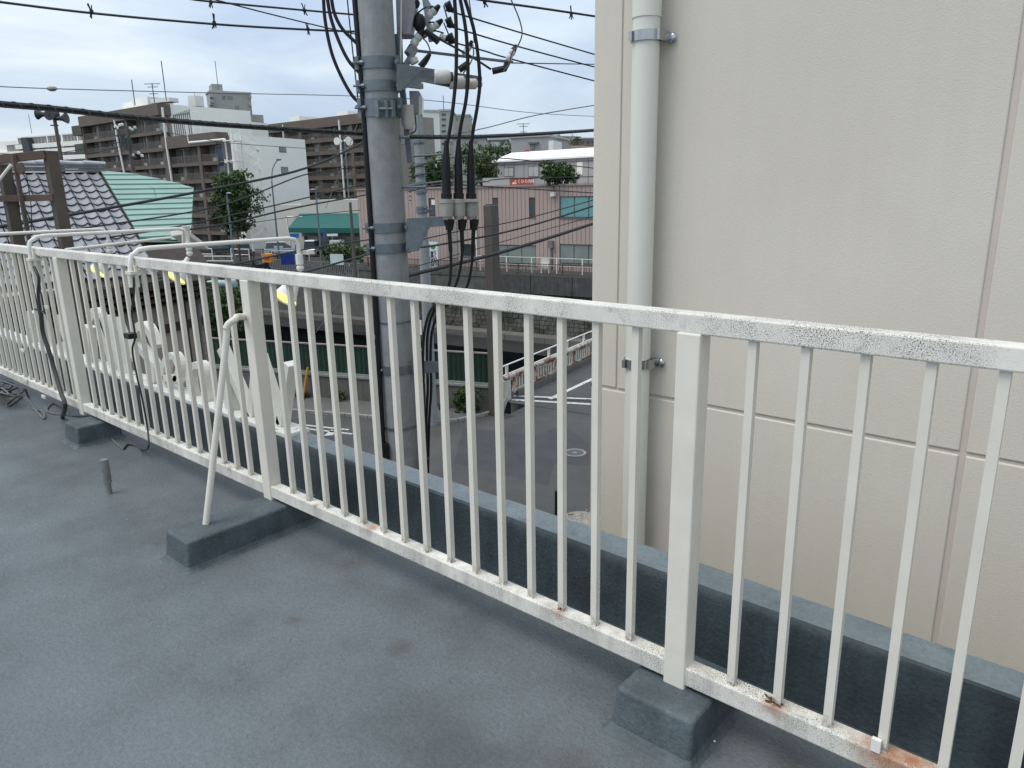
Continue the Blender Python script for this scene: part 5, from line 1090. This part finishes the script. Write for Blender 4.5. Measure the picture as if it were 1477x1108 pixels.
# vertical clinic sign
q0, q1 = FR.px(614.5, 349, -1.6), FR.px(633, 403, -1.6); b = MB(FR); x0, x1 = q0[0], q1[0]; ch_ = .28
b.prism([FR.pt(s, -1.6, z) for s, z in ((x0 + ch_, q1[1]), (x1 - ch_, q1[1]), (x1, q1[1] + ch_), (x1, q0[1]), (x0, q0[1]), (x0, q1[1] + ch_))], FR.n * -.14)
vs = b.build('clinic_sign', mat('sign_white', (.62, .66, .68), .5), None, 'tall white vertical clinic sign with green emblem and black characters', 'sign'); vs['_o'] = [0., 0., 0.]
mk = mat('sign_black', (.02, .02, .02), .6); mg = mat('sign_green', (.05, .22, .06), .6)
H_ = q0[1] - q1[1]; W_ = x1 - x0
def tx(body, size, fs, fz_, m): text(body, size, m, vs, FR.pt(x0 + W_ * fs, -1.585, q1[1] + H_ * fz_), FR.e, (0, 0, 1), off=.008)
tx('と\nく\nひ\nろ', .42, .78, .58, mk); tx('胃\n腸\n内\n科', .42, .50, .54, mk); tx('内\n科\n外\n来', .30, .22, .80, mg); tx('診\n療\n案\n内', .26, .22, .50, mk)
text('TEL 045', .20, mk, vs, FR.pt(x0 + W_ * .5, -1.585, q1[1] + H_ * .14), FR.e, (0, 0, 1)); text('診療中', .2, mk, vs, FR.pt(x0 + W_ * .5, -1.585, q1[1] + H_ * .07), FR.e, (0, 0, 1))
b = MB(); c = FR.pt(x0 + W_ * .6, -1.59, q1[1] + H_ * .87); b.add([c + FR.e * (math.cos(a) * .30) + np.array([0, 0, math.sin(a) * .22]) for a in np.linspace(0, 2 * math.pi, 17)[:-1]], [tuple(range(16))]); b.build('emblem', mg, vs)
b = MB(FR); b.box((x0 + .3, -1.72, 1), (x0 + .4, -1.64, q1[1])); b.box((x1 - .4, -1.72, 1), (x1 - .3, -1.64, q1[1])); b.build('leg', M_frame, vs)

# ================================================================== SUPERMARKET AND CAR PARK
D8 = 84
FK = Frame(Hd(384, 320, 92), Hd(530, 320, 86)); tk = thing('supermarket', 'low cream supermarket with a broad dark green awning over its glass front', 'shop', FK.pt(8, -4, 1))
M_cr = mat('cream_wall', (.50, .49, .43), .85, .05, .4)
k0, zk = FK.px(392, 289)[0], FK.px(440, 289)[1]; ka = FK.px(432, 310)[0]
b = MB(FK); b.box((k0, -12, 1), (ka + .3, -.1, FK.px(410, 283)[1] - 1)); b.box((ka + .3, -12, FK.px(470, 334)[1]), (FK.w + 3, -.1, zk)); b.build('wall', M_cr, tk)
b = MB(FK); b.box((ka + .3, -12, 1), (FK.w + 3, -3, zk - 1)); b.build('interior', mat('shop_interior', (.16, .16, .15), .8, .5, .8), tk)
za, zb3 = FK.px(470, 308)[1], FK.px(470, 330)[1]; b = MB(FK); b.prism([FK.pt(ka, -.05, za), FK.pt(ka, 2.2, zb3 + .2), FK.pt(ka, 2.2, zb3 - .35), FK.pt(ka, -.05, zb3 - .35)], FK.e * (FK.w + 3 - ka)); b.build('awning', mat('green_awning', (.010, .10, .085), .6, .06, .6), tk)
b = MB(FK)
for k in range(9): s_ = ka + (k + .5) * 1.6; b.box((s_ - .06, -.2, 1), (s_ + .06, -.08, zb3))
b.box((ka, -.2, zb3 - .4 - .5), (FK.w + 3, -.06, zb3 - .4)); b.build('shopfront_frame', M_frame, tk)
b = MB(FK)
for k in range(9): s_ = ka + k * 1.6; b.box((s_ - .7, -.16, 1.2), (s_ + .7, -.12, zb3 - .9)) if k else None
b.build('glazing', mat('shop_glass', (.12, .14, .14), .1, .6, .5, spec=.6), tk)
pxpipe(FK, [(436, 312.5), (415, 313), (414, 318), (418, 344), (420, 360)], .10, .5, tk)
for i, (u0, v0, u1, v1, cm_, nm, lb, cat_) in enumerate(((475, 347, 496, 358, (.62, .64, .60), 'white_awning_stall', 'pale white stall cover in front of the shop doors', 'stall'), (471, 337.5, 487, 340.5, (.75, .76, .78), 'white_sign_strip', 'narrow white sign strip under the green awning', 'sign'),
        (418, 337, 431, 343, (.02, .16, .42), 'blue_sign', 'bright blue sign box left of the green awning', 'sign'), (420, 353, 432, 359, (.60, .64, .68), 'white_notice', 'white notice board below the bright blue sign', 'notice board'),
        (395, 355, 401, 361, (.55, .60, .62), 'white_notice', 'left of two small white notices by the car park rail', 'notice board'), (402, 355, 408, 361, (.55, .60, .62), 'white_notice', 'right of two small white notices by the car park rail', 'notice board'),
        (465, 332, 470, 343, (.05, .10, .30), 'blue_banner', 'small blue round sign on the lamp post before the shop', 'sign'))):
    dd_ = 80 + i * .3; a = Hd(u0, v0, dd_); c = Hd(u1, v1, dd_); fr = Frame(a, c); b = MB(fr); b.box((0, -.6 if 'stall' in nm else -.12, c[2]), (fr.w, 0, a[2])); o = b.build(nm, mat(nm + str(i), cm_, .6), None, lb, cat_)
    if c[2] > 1.2: b = MB(fr); b.box((fr.w * .45, -.1, 1), (fr.w * .55, -.02, c[2])); b.build('leg', M_frame, o)
def onFar(u, v, z=1.0): return onZ(u, v, z)
# cars
def car(u, d, facing, col, label, cat='car', L_c=4.1, Wc=1.7, Hc=1.5, van=False):
    p = Hd(u, 300, d); p[2] = 1.0; t = thing('parked_car', label, cat, p, 'cars in the supermarket car park')
    ex = nrm(hv * math.cos(facing) + HF * math.sin(facing)); ey = np.cross((0, 0, 1), ex)
    def X(a, b_, c_): return p + ex * a + ey * b_ + np.array([0, 0, c_])
    def sec(prof, w0): V = [X(a, s_ * w0 * k_, z_) for s_ in (-1, 1) for a, z_, k_ in prof]; n_ = len(prof); return V, [tuple(range(n_))[::-1], tuple(range(n_, 2 * n_))] + [(i, (i + 1) % n_, n_ + (i + 1) % n_, n_ + i) for i in range(n_)]
    h = L_c / 2; body = [(-h, .35, .96), (-h + .05, .85, .98), (-h + .15, .95, .95), (h - 1.1, .95, .96), (h - .1, .78, .95), (h, .6, .93), (h, .3, .92), (-h + .1, .28, .92)]
    b = MB(); b.add(*sec(body, Wc / 2)); b.build('body', mat('car_' + label.split()[0], col, .25, .02, 1., spec=.6), t, bevel=.05)
    top = [(-h + .12, .94, .92), (-h + .3, Hc - .05, .78), (-h + .6, Hc, .76), (h - 1.8, Hc, .76), (h - (.6 if van else 1.05), .93, .92)]
    b = MB(); b.add(*sec([(a * .97, z_ - .06, k_ * 1.01) for a, z_, k_ in top], Wc / 2)); b.build('glasshouse', M_glass, t)
    b = MB(); b.add(*sec([(-h + .28, Hc - .10, .80), (-h + .5, Hc + .01, .77), (h - 1.75, Hc + .01, .77), (h - 1.55, Hc - .10, .82)], Wc / 2)); b.build('roof', MATS['car_' + label.split()[0]], t, bevel=.03)
    for a in (-h + .8, h - .8):
        for s_ in (-1, 1): b = MB(); c = X(a, s_ * (Wc / 2 - .08), .32); b.tube([c - ey * .1, c + ey * .1], .32, 16); wh = b.build('wheel', M_blk, t); b = MB(); b.tube([c - ey * .105, c + ey * .105], .18, 12); b.build('rim', M_steel, wh)
    for s_ in (-1, 1): b = MB(); b.box(X(h - .06, s_ * .6, .62) - .06, X(h - .06, s_ * .6, .62) + .09); b.build('headlight', M_white, t); b = MB(); b.box(X(-h + .02, s_ * .65, .75) - .06, X(-h + .02, s_ * .65, .75) + .08); b.build('tail_light', mat('red_lens', (.25, .02, .02), .3), t)
    return t
car(292, 93, 2.6, (.02, .022, .03), 'black car behind the car park rails at the left'); car(318, 91, .35, (.03, .06, .07), 'dark teal hatchback in the middle of the parked cars'); car(345, 90, 1.9, (.05, .06, .08), 'navy car parked behind the street lamp post')
car(401, 88, .3, (.45, .46, .47), 'silver car right of the delivery scooter', Hc=1.7, van=True); car(449, 87, 1.4, (.60, .60, .60), 'white van in front of the supermarket glass', 'van', 3.4, 1.5, 1.9, True)
# guard rails of the car park
def pxrail(pts, zs_, label, m=M_white, r_=.05, step=2.4, zb=1.0):
    P_ = [Hd(u, 300, d) * (1, 1, 0) for u, d in pts]; t = thing('car_park_rail', label, 'guard rail', P_[0] + (0, 0, zb)); 
    for z_ in zs_: b = MB(); b.tube([p + (0, 0, z_) for p in P_], r_, 6); b.build('rail', m, t)
    for a, c in zip(P_[:-1], P_[1:]):
        n_ = max(1, int(np.linalg.norm(c - a) / step))
        for k in range(n_ + 1): q = a + (c - a) * k / n_; b = MB(); b.tube([q + (0, 0, zb), q + (0, 0, max(zs_))], r_ * 1.1, 6); b.build('post', m, t)
pxrail([(274, 84), (298, 83)], (2.35, 1.75), 'short white pipe rail at the left of the car park'); pxrail([(326, 82), (352, 81)], (2.35, 1.75), 'short white pipe rail behind the lamp post')
pxrail([(280, 78), (330, 77)], (1.95, 1.45), 'white pipe rail nearest the river left of the scooter'); pxrail([(385, 80), (440, 79)], (2.2, 1.8), 'white pipe rail between the scooter and blue banner'); pxrail([(497, 72), (530, 70)], (2.4,), 'white topped mesh fence beside the hedge')
t = thing('mesh_fence', 'grey vertical bar fence above the river wall below the car park', 'fence', Hd(430, 380, 66) * (1, 1, 0) + (0, 0, 1))
fm = Frame(Hd(388, 380, 68), Hd(520, 380, 62)); z0_, z1_ = fm.px(450, 402)[1], fm.px(450, 378)[1]; b = MB(fm)
for k in range(int(fm.w / .22)): b.box((k * .22, -.03, z0_), (k * .22 + .06, .03, z1_))
b.build('bars', mat('grey_fence_bars', (.20, .20, .20), .6), t, kind='stuff'); b = MB(fm); b.box((0, -.04, z1_), (fm.w, .04, z1_ + .08)); b.build('rail', M_frame, t)
b = MB(fm); b.box((-2, -1.5, -2.2), (fm.w + 3, -.05, z0_)); b.build('embankment', M_rw, t)
fr = Frame(Hd(405, 370, 64), Hd(424, 370, 64)); b = MB(fr); b.box((0, -.03, fr.px(410, 382)[1]), (fr.w, 0, fr.px(410, 366)[1])); o = b.build('blue_banner', mat('blue_banner', (.012, .03, .20), .6, .3, 2.), None, 'dark blue cloth banner hung on the car park fence', 'banner')
fr = Frame(Hd(476, 370, 62), Hd(495, 370, 61.5)); b = MB(fr); b.box((0, -.03, fr.px(480, 382)[1]), (fr.w, .0, fr.px(480, 366.5)[1])); b.build('white_board', mat('pale_board', (.52, .56, .57), .5), None, 'white notice board hung in front of the clipped hedge', 'notice board')
tree('clipped green hedge in front of the supermarket behind the white board', Hd(495, 380, 66) * (1, 1, 0) + (0, 0, 1), [L_(478, 364, 66, 1.0, .8), L_(490, 362, 66, 1.3, .8), L_(505, 362, 66, 1.3, .8), L_(518, 365, 66, 1.0, .8), L_(485, 378, 66, 1.2, .7), L_(498, 386, 66, 1., .4)], 4200, .22, cat='hedge', seed=4)
# scooter with orange box
sp = Hd(376, 392, 60); sp[2] = sp[2]; zs0 = Hd(372, 393, 60)[2]
t = thing('delivery_scooter', 'dark delivery scooter with an orange box and windscreen on the far bank', 'scooter', (sp[0], sp[1], zs0)); o_ = np.array([sp[0], sp[1], zs0]); ex = hv
for a in (-.65, .6): b = MB(); c = o_ + ex * a + (0, 0, .25); b.tube([c - HF * .06, c + HF * .06], .25, 16); w_ = b.build('wheel', M_blk, t); b = MB(); b.tube([c - HF * .065, c + HF * .065], .12, 12); b.build('rim', M_steel, w_)
b = MB(); b.bar(o_ + ex * -.3 + (0, 0, .45), o_ + ex * .7 + (0, 0, .6), .34, .3); b.bar(o_ + ex * -.35 + (0, 0, .4), o_ + ex * -.55 + (0, 0, 1.0), .36, .1); b.bar(o_ + ex * -.66 + (0, 0, .3), o_ + ex * -.5 + (0, 0, 1.05), .06); b.build('body', M_blk, t, bevel=.03)
b = MB(); b.bar(o_ + ex * -.1 + (0, 0, .72), o_ + ex * .45 + (0, 0, .76), .28, .1); b.build('seat', M_frame, t)
b = MB(); b.bar(o_ + ex * -.48 + (0, 0, 1.05), o_ + ex * -.40 + (0, 0, 1.7), .55, .02); b.bar(o_ + ex * -.4 + (0, 0, 1.7), o_ + ex * .4 + (0, 0, 1.75), .6, .03); b.build('windscreen', M_frame, t)
b = MB(); b.bar(o_ + ex * .28 + (0, 0, .8), o_ + ex * .20 + (0, 0, 1.72), .05); b.build('canopy_stay', M_white, t)
b = MB(); c = o_ + ex * .72 + (0, 0, 1.15); b.bar(c - ex * .34, c + ex * .34, .6, .72); b.build('orange_box', mat('orange_box', (.62, .25, .015), .5, .05, 2.), t, bevel=.04)
b = MB(); b.bar(c - ex * .2 - HF * .306, c + ex * .2 - HF * .306, .012, .3); b.build('red_print', mat('red_print', (.50, .06, .01), .6), t)
# lamp posts, loudspeakers, far poles
def lamp_post(label, pts, d, arm=None, r_=.09, zb=1.0, name='street_lamp', cat='street lamp', head=None, m=None):
    a = Hd(*pts[0], d); base = np.array([a[0], a[1], zb]); t = thing(name, label, cat, base); top = Hd(*pts[-1], d) if len(pts) == 1 else None
    z1 = a[2]; b = MB(); b.tube([base, (a[0], a[1], z1)], [r_ * 1.2, r_ * .8], 10); b.build('pole', m or M_galv, t)
    if len(pts) > 1: b = MB(); b.tube(spline([a - (0, 0, .1)] + [Hd(u, v, d) for u, v in pts[1:]], 5), r_ * .6, 8); b.build('arm', m or M_galv, t)
    if head: c = Hd(*pts[-1], d); b = MB(); b.ball(c, head, 8, (1.8, 1., .6)); b.build('lamp_head', m or M_galv, t)
    return t
lamp_post('grey street lamp with curved arm before the white gable wall', [(392, 262), (393, 245), (398, 234), (402, 230)], 80, head=.22)
lamp_post('pale grey lamp post in front of the street tree', [(327, 281), (330, 279)], 70, head=.2); lamp_post('grey post with camera heads beside the green awning', [(455, 271), (451, 274)], 68, head=.18)
lamp_post('slim brown post standing before the right end of the awning', [(505, 292)], 60, m=MATS['brown_grey_steel'], r_=.14, name='brown_post', cat='post')
t = lamp_post('thin post carrying four horn loudspeakers above the tiled roof', [(78, 168)], 26, r_=.07, zb=0, name='loudspeaker_post', cat='loudspeaker post', m=MATS['brown_grey_steel'])
def horn(c, ax, r_, t, m): b = MB(); ax = nrm(ax); b.tube([c - ax * r_ * 1.2, c - ax * r_ * .6, c + ax * r_ * .2, c + ax * r_ * .8, c + ax * r_ * 1.1], [r_ * .35, r_ * .35, r_ * .5, r_ * .85, r_ * 1.05], 14, cap=True); b.build('horn', m, t)
M_hd = mat('dark_horn', (.05, .055, .05), .5)
for (u, v, ax) in ((62, 165, -hv), (76, 167, -HF), (88, 171, hv), (74, 165, HF)): horn(Hd(u, v, 26), ax + (0, 0, .05), .17, t, M_hd)
b = MB(); b.bar(Hd(62, 165, 26), Hd(88, 171, 26), .04); b.bar(Hd(73, 181, 26), Hd(84, 181, 26), .04); b.build('bracket', M_hd, t)
t = lamp_post('thin wall post carrying two bright white horn loudspeakers', [(497, 200)], 90, r_=.08, name='loudspeaker_post', cat='loudspeaker post')
for (u, v, ax) in ((489, 204, -HF - hv * .4), (500, 203, -HF + hv * .8), (504, 205, -HF + hv * .2)): horn(Hd(u, v, 88), ax, .40, t, M_white)
t = lamp_post('far utility pole with white insulators in front of the brown block', [(183, 183)], 45, r_=.14, name='utility_pole', cat='utility pole', m=mat('brown_grey_steel', (.1,) * 3), zb=0)
for k, (u0, v0, u1, v1) in enumerate(((163, 186, 203, 182), (168, 196, 196, 192), (174, 205, 196, 228))): b = MB(); b.bar(Hd(u0, v0, 45), Hd(u1, v1, 45), .10); b.build('crossarm', M_hd, t)
b = MB()
for (u, v) in ((167, 183), (170, 185), (173, 181), (176, 180), (183, 186), (188, 185), (191, 187), (195, 184), (192, 224), (200, 221), (205, 225)): b.ball(Hd(u, v, 45), .11, 6)
b.build('insulators', M_porc, t, kind='stuff')
for k in range(3): c = Hd(176 + k * 5, 196 + 3 * k, 44.5); b = MB(); b.tube([c, c - (0, 0, .5)], .14, 10); b.build('transformer', M_hd, t)

# ================================================================== TREES AND SHRUBS
def gb(u, d, z=1.): p = Hd(u, 300, d); return np.array([p[0], p[1], z])
tree('dense dark green street tree in front of the white fire stair', gb(338, 78), [L_(325, 268, 78, 1.5, 1.3), L_(342, 262, 78, 1.5, 1.2), L_(352, 285, 78, 1.7, 1.6), L_(328, 295, 78, 1.6, 1.6), L_(345, 308, 78, 1.6, 1.4), L_(333, 322, 78, 1.4, 1.1), L_(351, 330, 78, .8, .9), L_(318, 282, 78, 1.0, 1.2)], 7500, .34, seed=2)
tree('round green tree just right of the thick pole behind the pink building', gb(625, 82), [L_(614, 249, 82, 1.4, 1.2), L_(628, 240, 82, 1.5, 1.2), L_(640, 252, 82, 1.5, 1.2), L_(622, 258, 82, 1.6, .9)], 4200, .30, seed=3)
tree('pair of bright green tree crowns poking over the pink roof edge', gb(807, 66), [L_(793, 247, 66, .9, .8), L_(800, 254, 66, 1., .7), L_(813, 245, 66, .8, .75), L_(820, 254, 66, .9, .7), L_(807, 257, 66, 1., .5)], 4200, .24, seed=5)
tree('narrow dark green tree behind the rightmost black cable', gb(696, 84), [L_(700, 236, 84, 1.2, 1.4), L_(706, 250, 84, 1.2, 1.3), L_(694, 252, 84, 1.0, 1.2), L_(682, 246, 84, 1., 1.3)], 3600, .30, seed=6)
for i, (u, v, d, r_, lb) in enumerate(((678, 222, 120, 2., 'dark tree between the black cables and the hillside'), (712, 222, 150, 2.6, 'dark tree at the foot of the hillside houses'), (731, 215, 200, 3., 'bushy tree left of the grey cubic block'), (826, 203, 300, 4., 'far bushy tree on the skyline left of the brown block'), (806, 207, 260, 3., 'far low tree right of the grey cubic block'))):
    tree(lb, gb(u, d, 0) + (0, 0, Hd(u, v, d)[2] - 5), [L_(u, v, d, r_, r_ * .8), L_(u + 4, v + 3, d, r_ * .8), L_(u - 4, v + 4, d, r_ * .8)], 900, .5, seed=20 + i, group='trees among the far houses')
sp_ = onZ(703, 585, .1); sp2 = NR.pt(NR.w - 1.1, .4, .1)
tree('leafy weed bush growing against the river wall corner', sp2, [(sp2 + (0, 0, .5), (.5, .35, .5)), (sp2 + (-.35, -.1, .35), (.4, .3, .4)), (sp2 + (.25, .05, .3), (.35, .3, .3))], 1500, .11, cat='shrub', seed=8)
for i, (u, v, s_) in enumerate(((437, 572, .35), (490, 572, .5), (545, 577, .25), (640, 583, .2))):
    q = NR.px(u, v, .3); c = NR.pt(q[0], .3, .12); tree(['small weed clump at the left of the river wall foot', 'widest weed clump at the river wall foot', 'weed clump partly hidden by the thick pole', 'low weed clump right of the second pole'][i], c, [(c + (0, 0, s_ * .4), (s_, .2, s_ * .5))], 500, .09, cat='weeds', seed=30 + i)
q = Hd(330, 440, 36); tree('dark overgrown bushes on the river bank left of the middle post', (q[0], q[1], -4.4), [L_(305, 432, 36, 1.2), L_(320, 438, 36, 1.5), L_(335, 445, 36, 1.3), L_(290, 445, 36, 1.3)], 3500, .22, cat='shrub', seed=9)
b = MB(); b.tube([Hd(300, 408, 30), Hd(335, 409.5, 30)], .14, 10); b.ball(Hd(336, 409, 30), .2, 8); b.build('water_pipe', mat('pale_blue_pipe', (.33, .43, .42), .4), None, 'pale blue pipe crossing above the river bank bushes', 'pipe')
b = MB(); q = onZ(437, 575, .1); b.tube([q, NR.pt(NR.px(444, 530, .2)[0], .2, NR.px(444, 530, .2)[1])], .05, 8); b.build('yellow_stay_cover', mat('yellow_cover', (.50, .24, .03), .6), None, 'yellow stay wire cover leaning at the river wall', 'stay cover')
b = MB(); q = Hd(538, 487, 31); b.bar(Hd(534, 476, 31), Hd(546, 496, 31), .3, .02); o = b.build('notice_panel', mat('faded_notice', (.40, .38, .42), .6, .5, 3., col2=(.45, .06, .05), thr=(.52, .56), cscale=1.6), None, 'faded red and white notice on the green fence beside the pole', 'notice board')
for r_ in ROOTS:
    if '_o' in r_: del r_['_o']
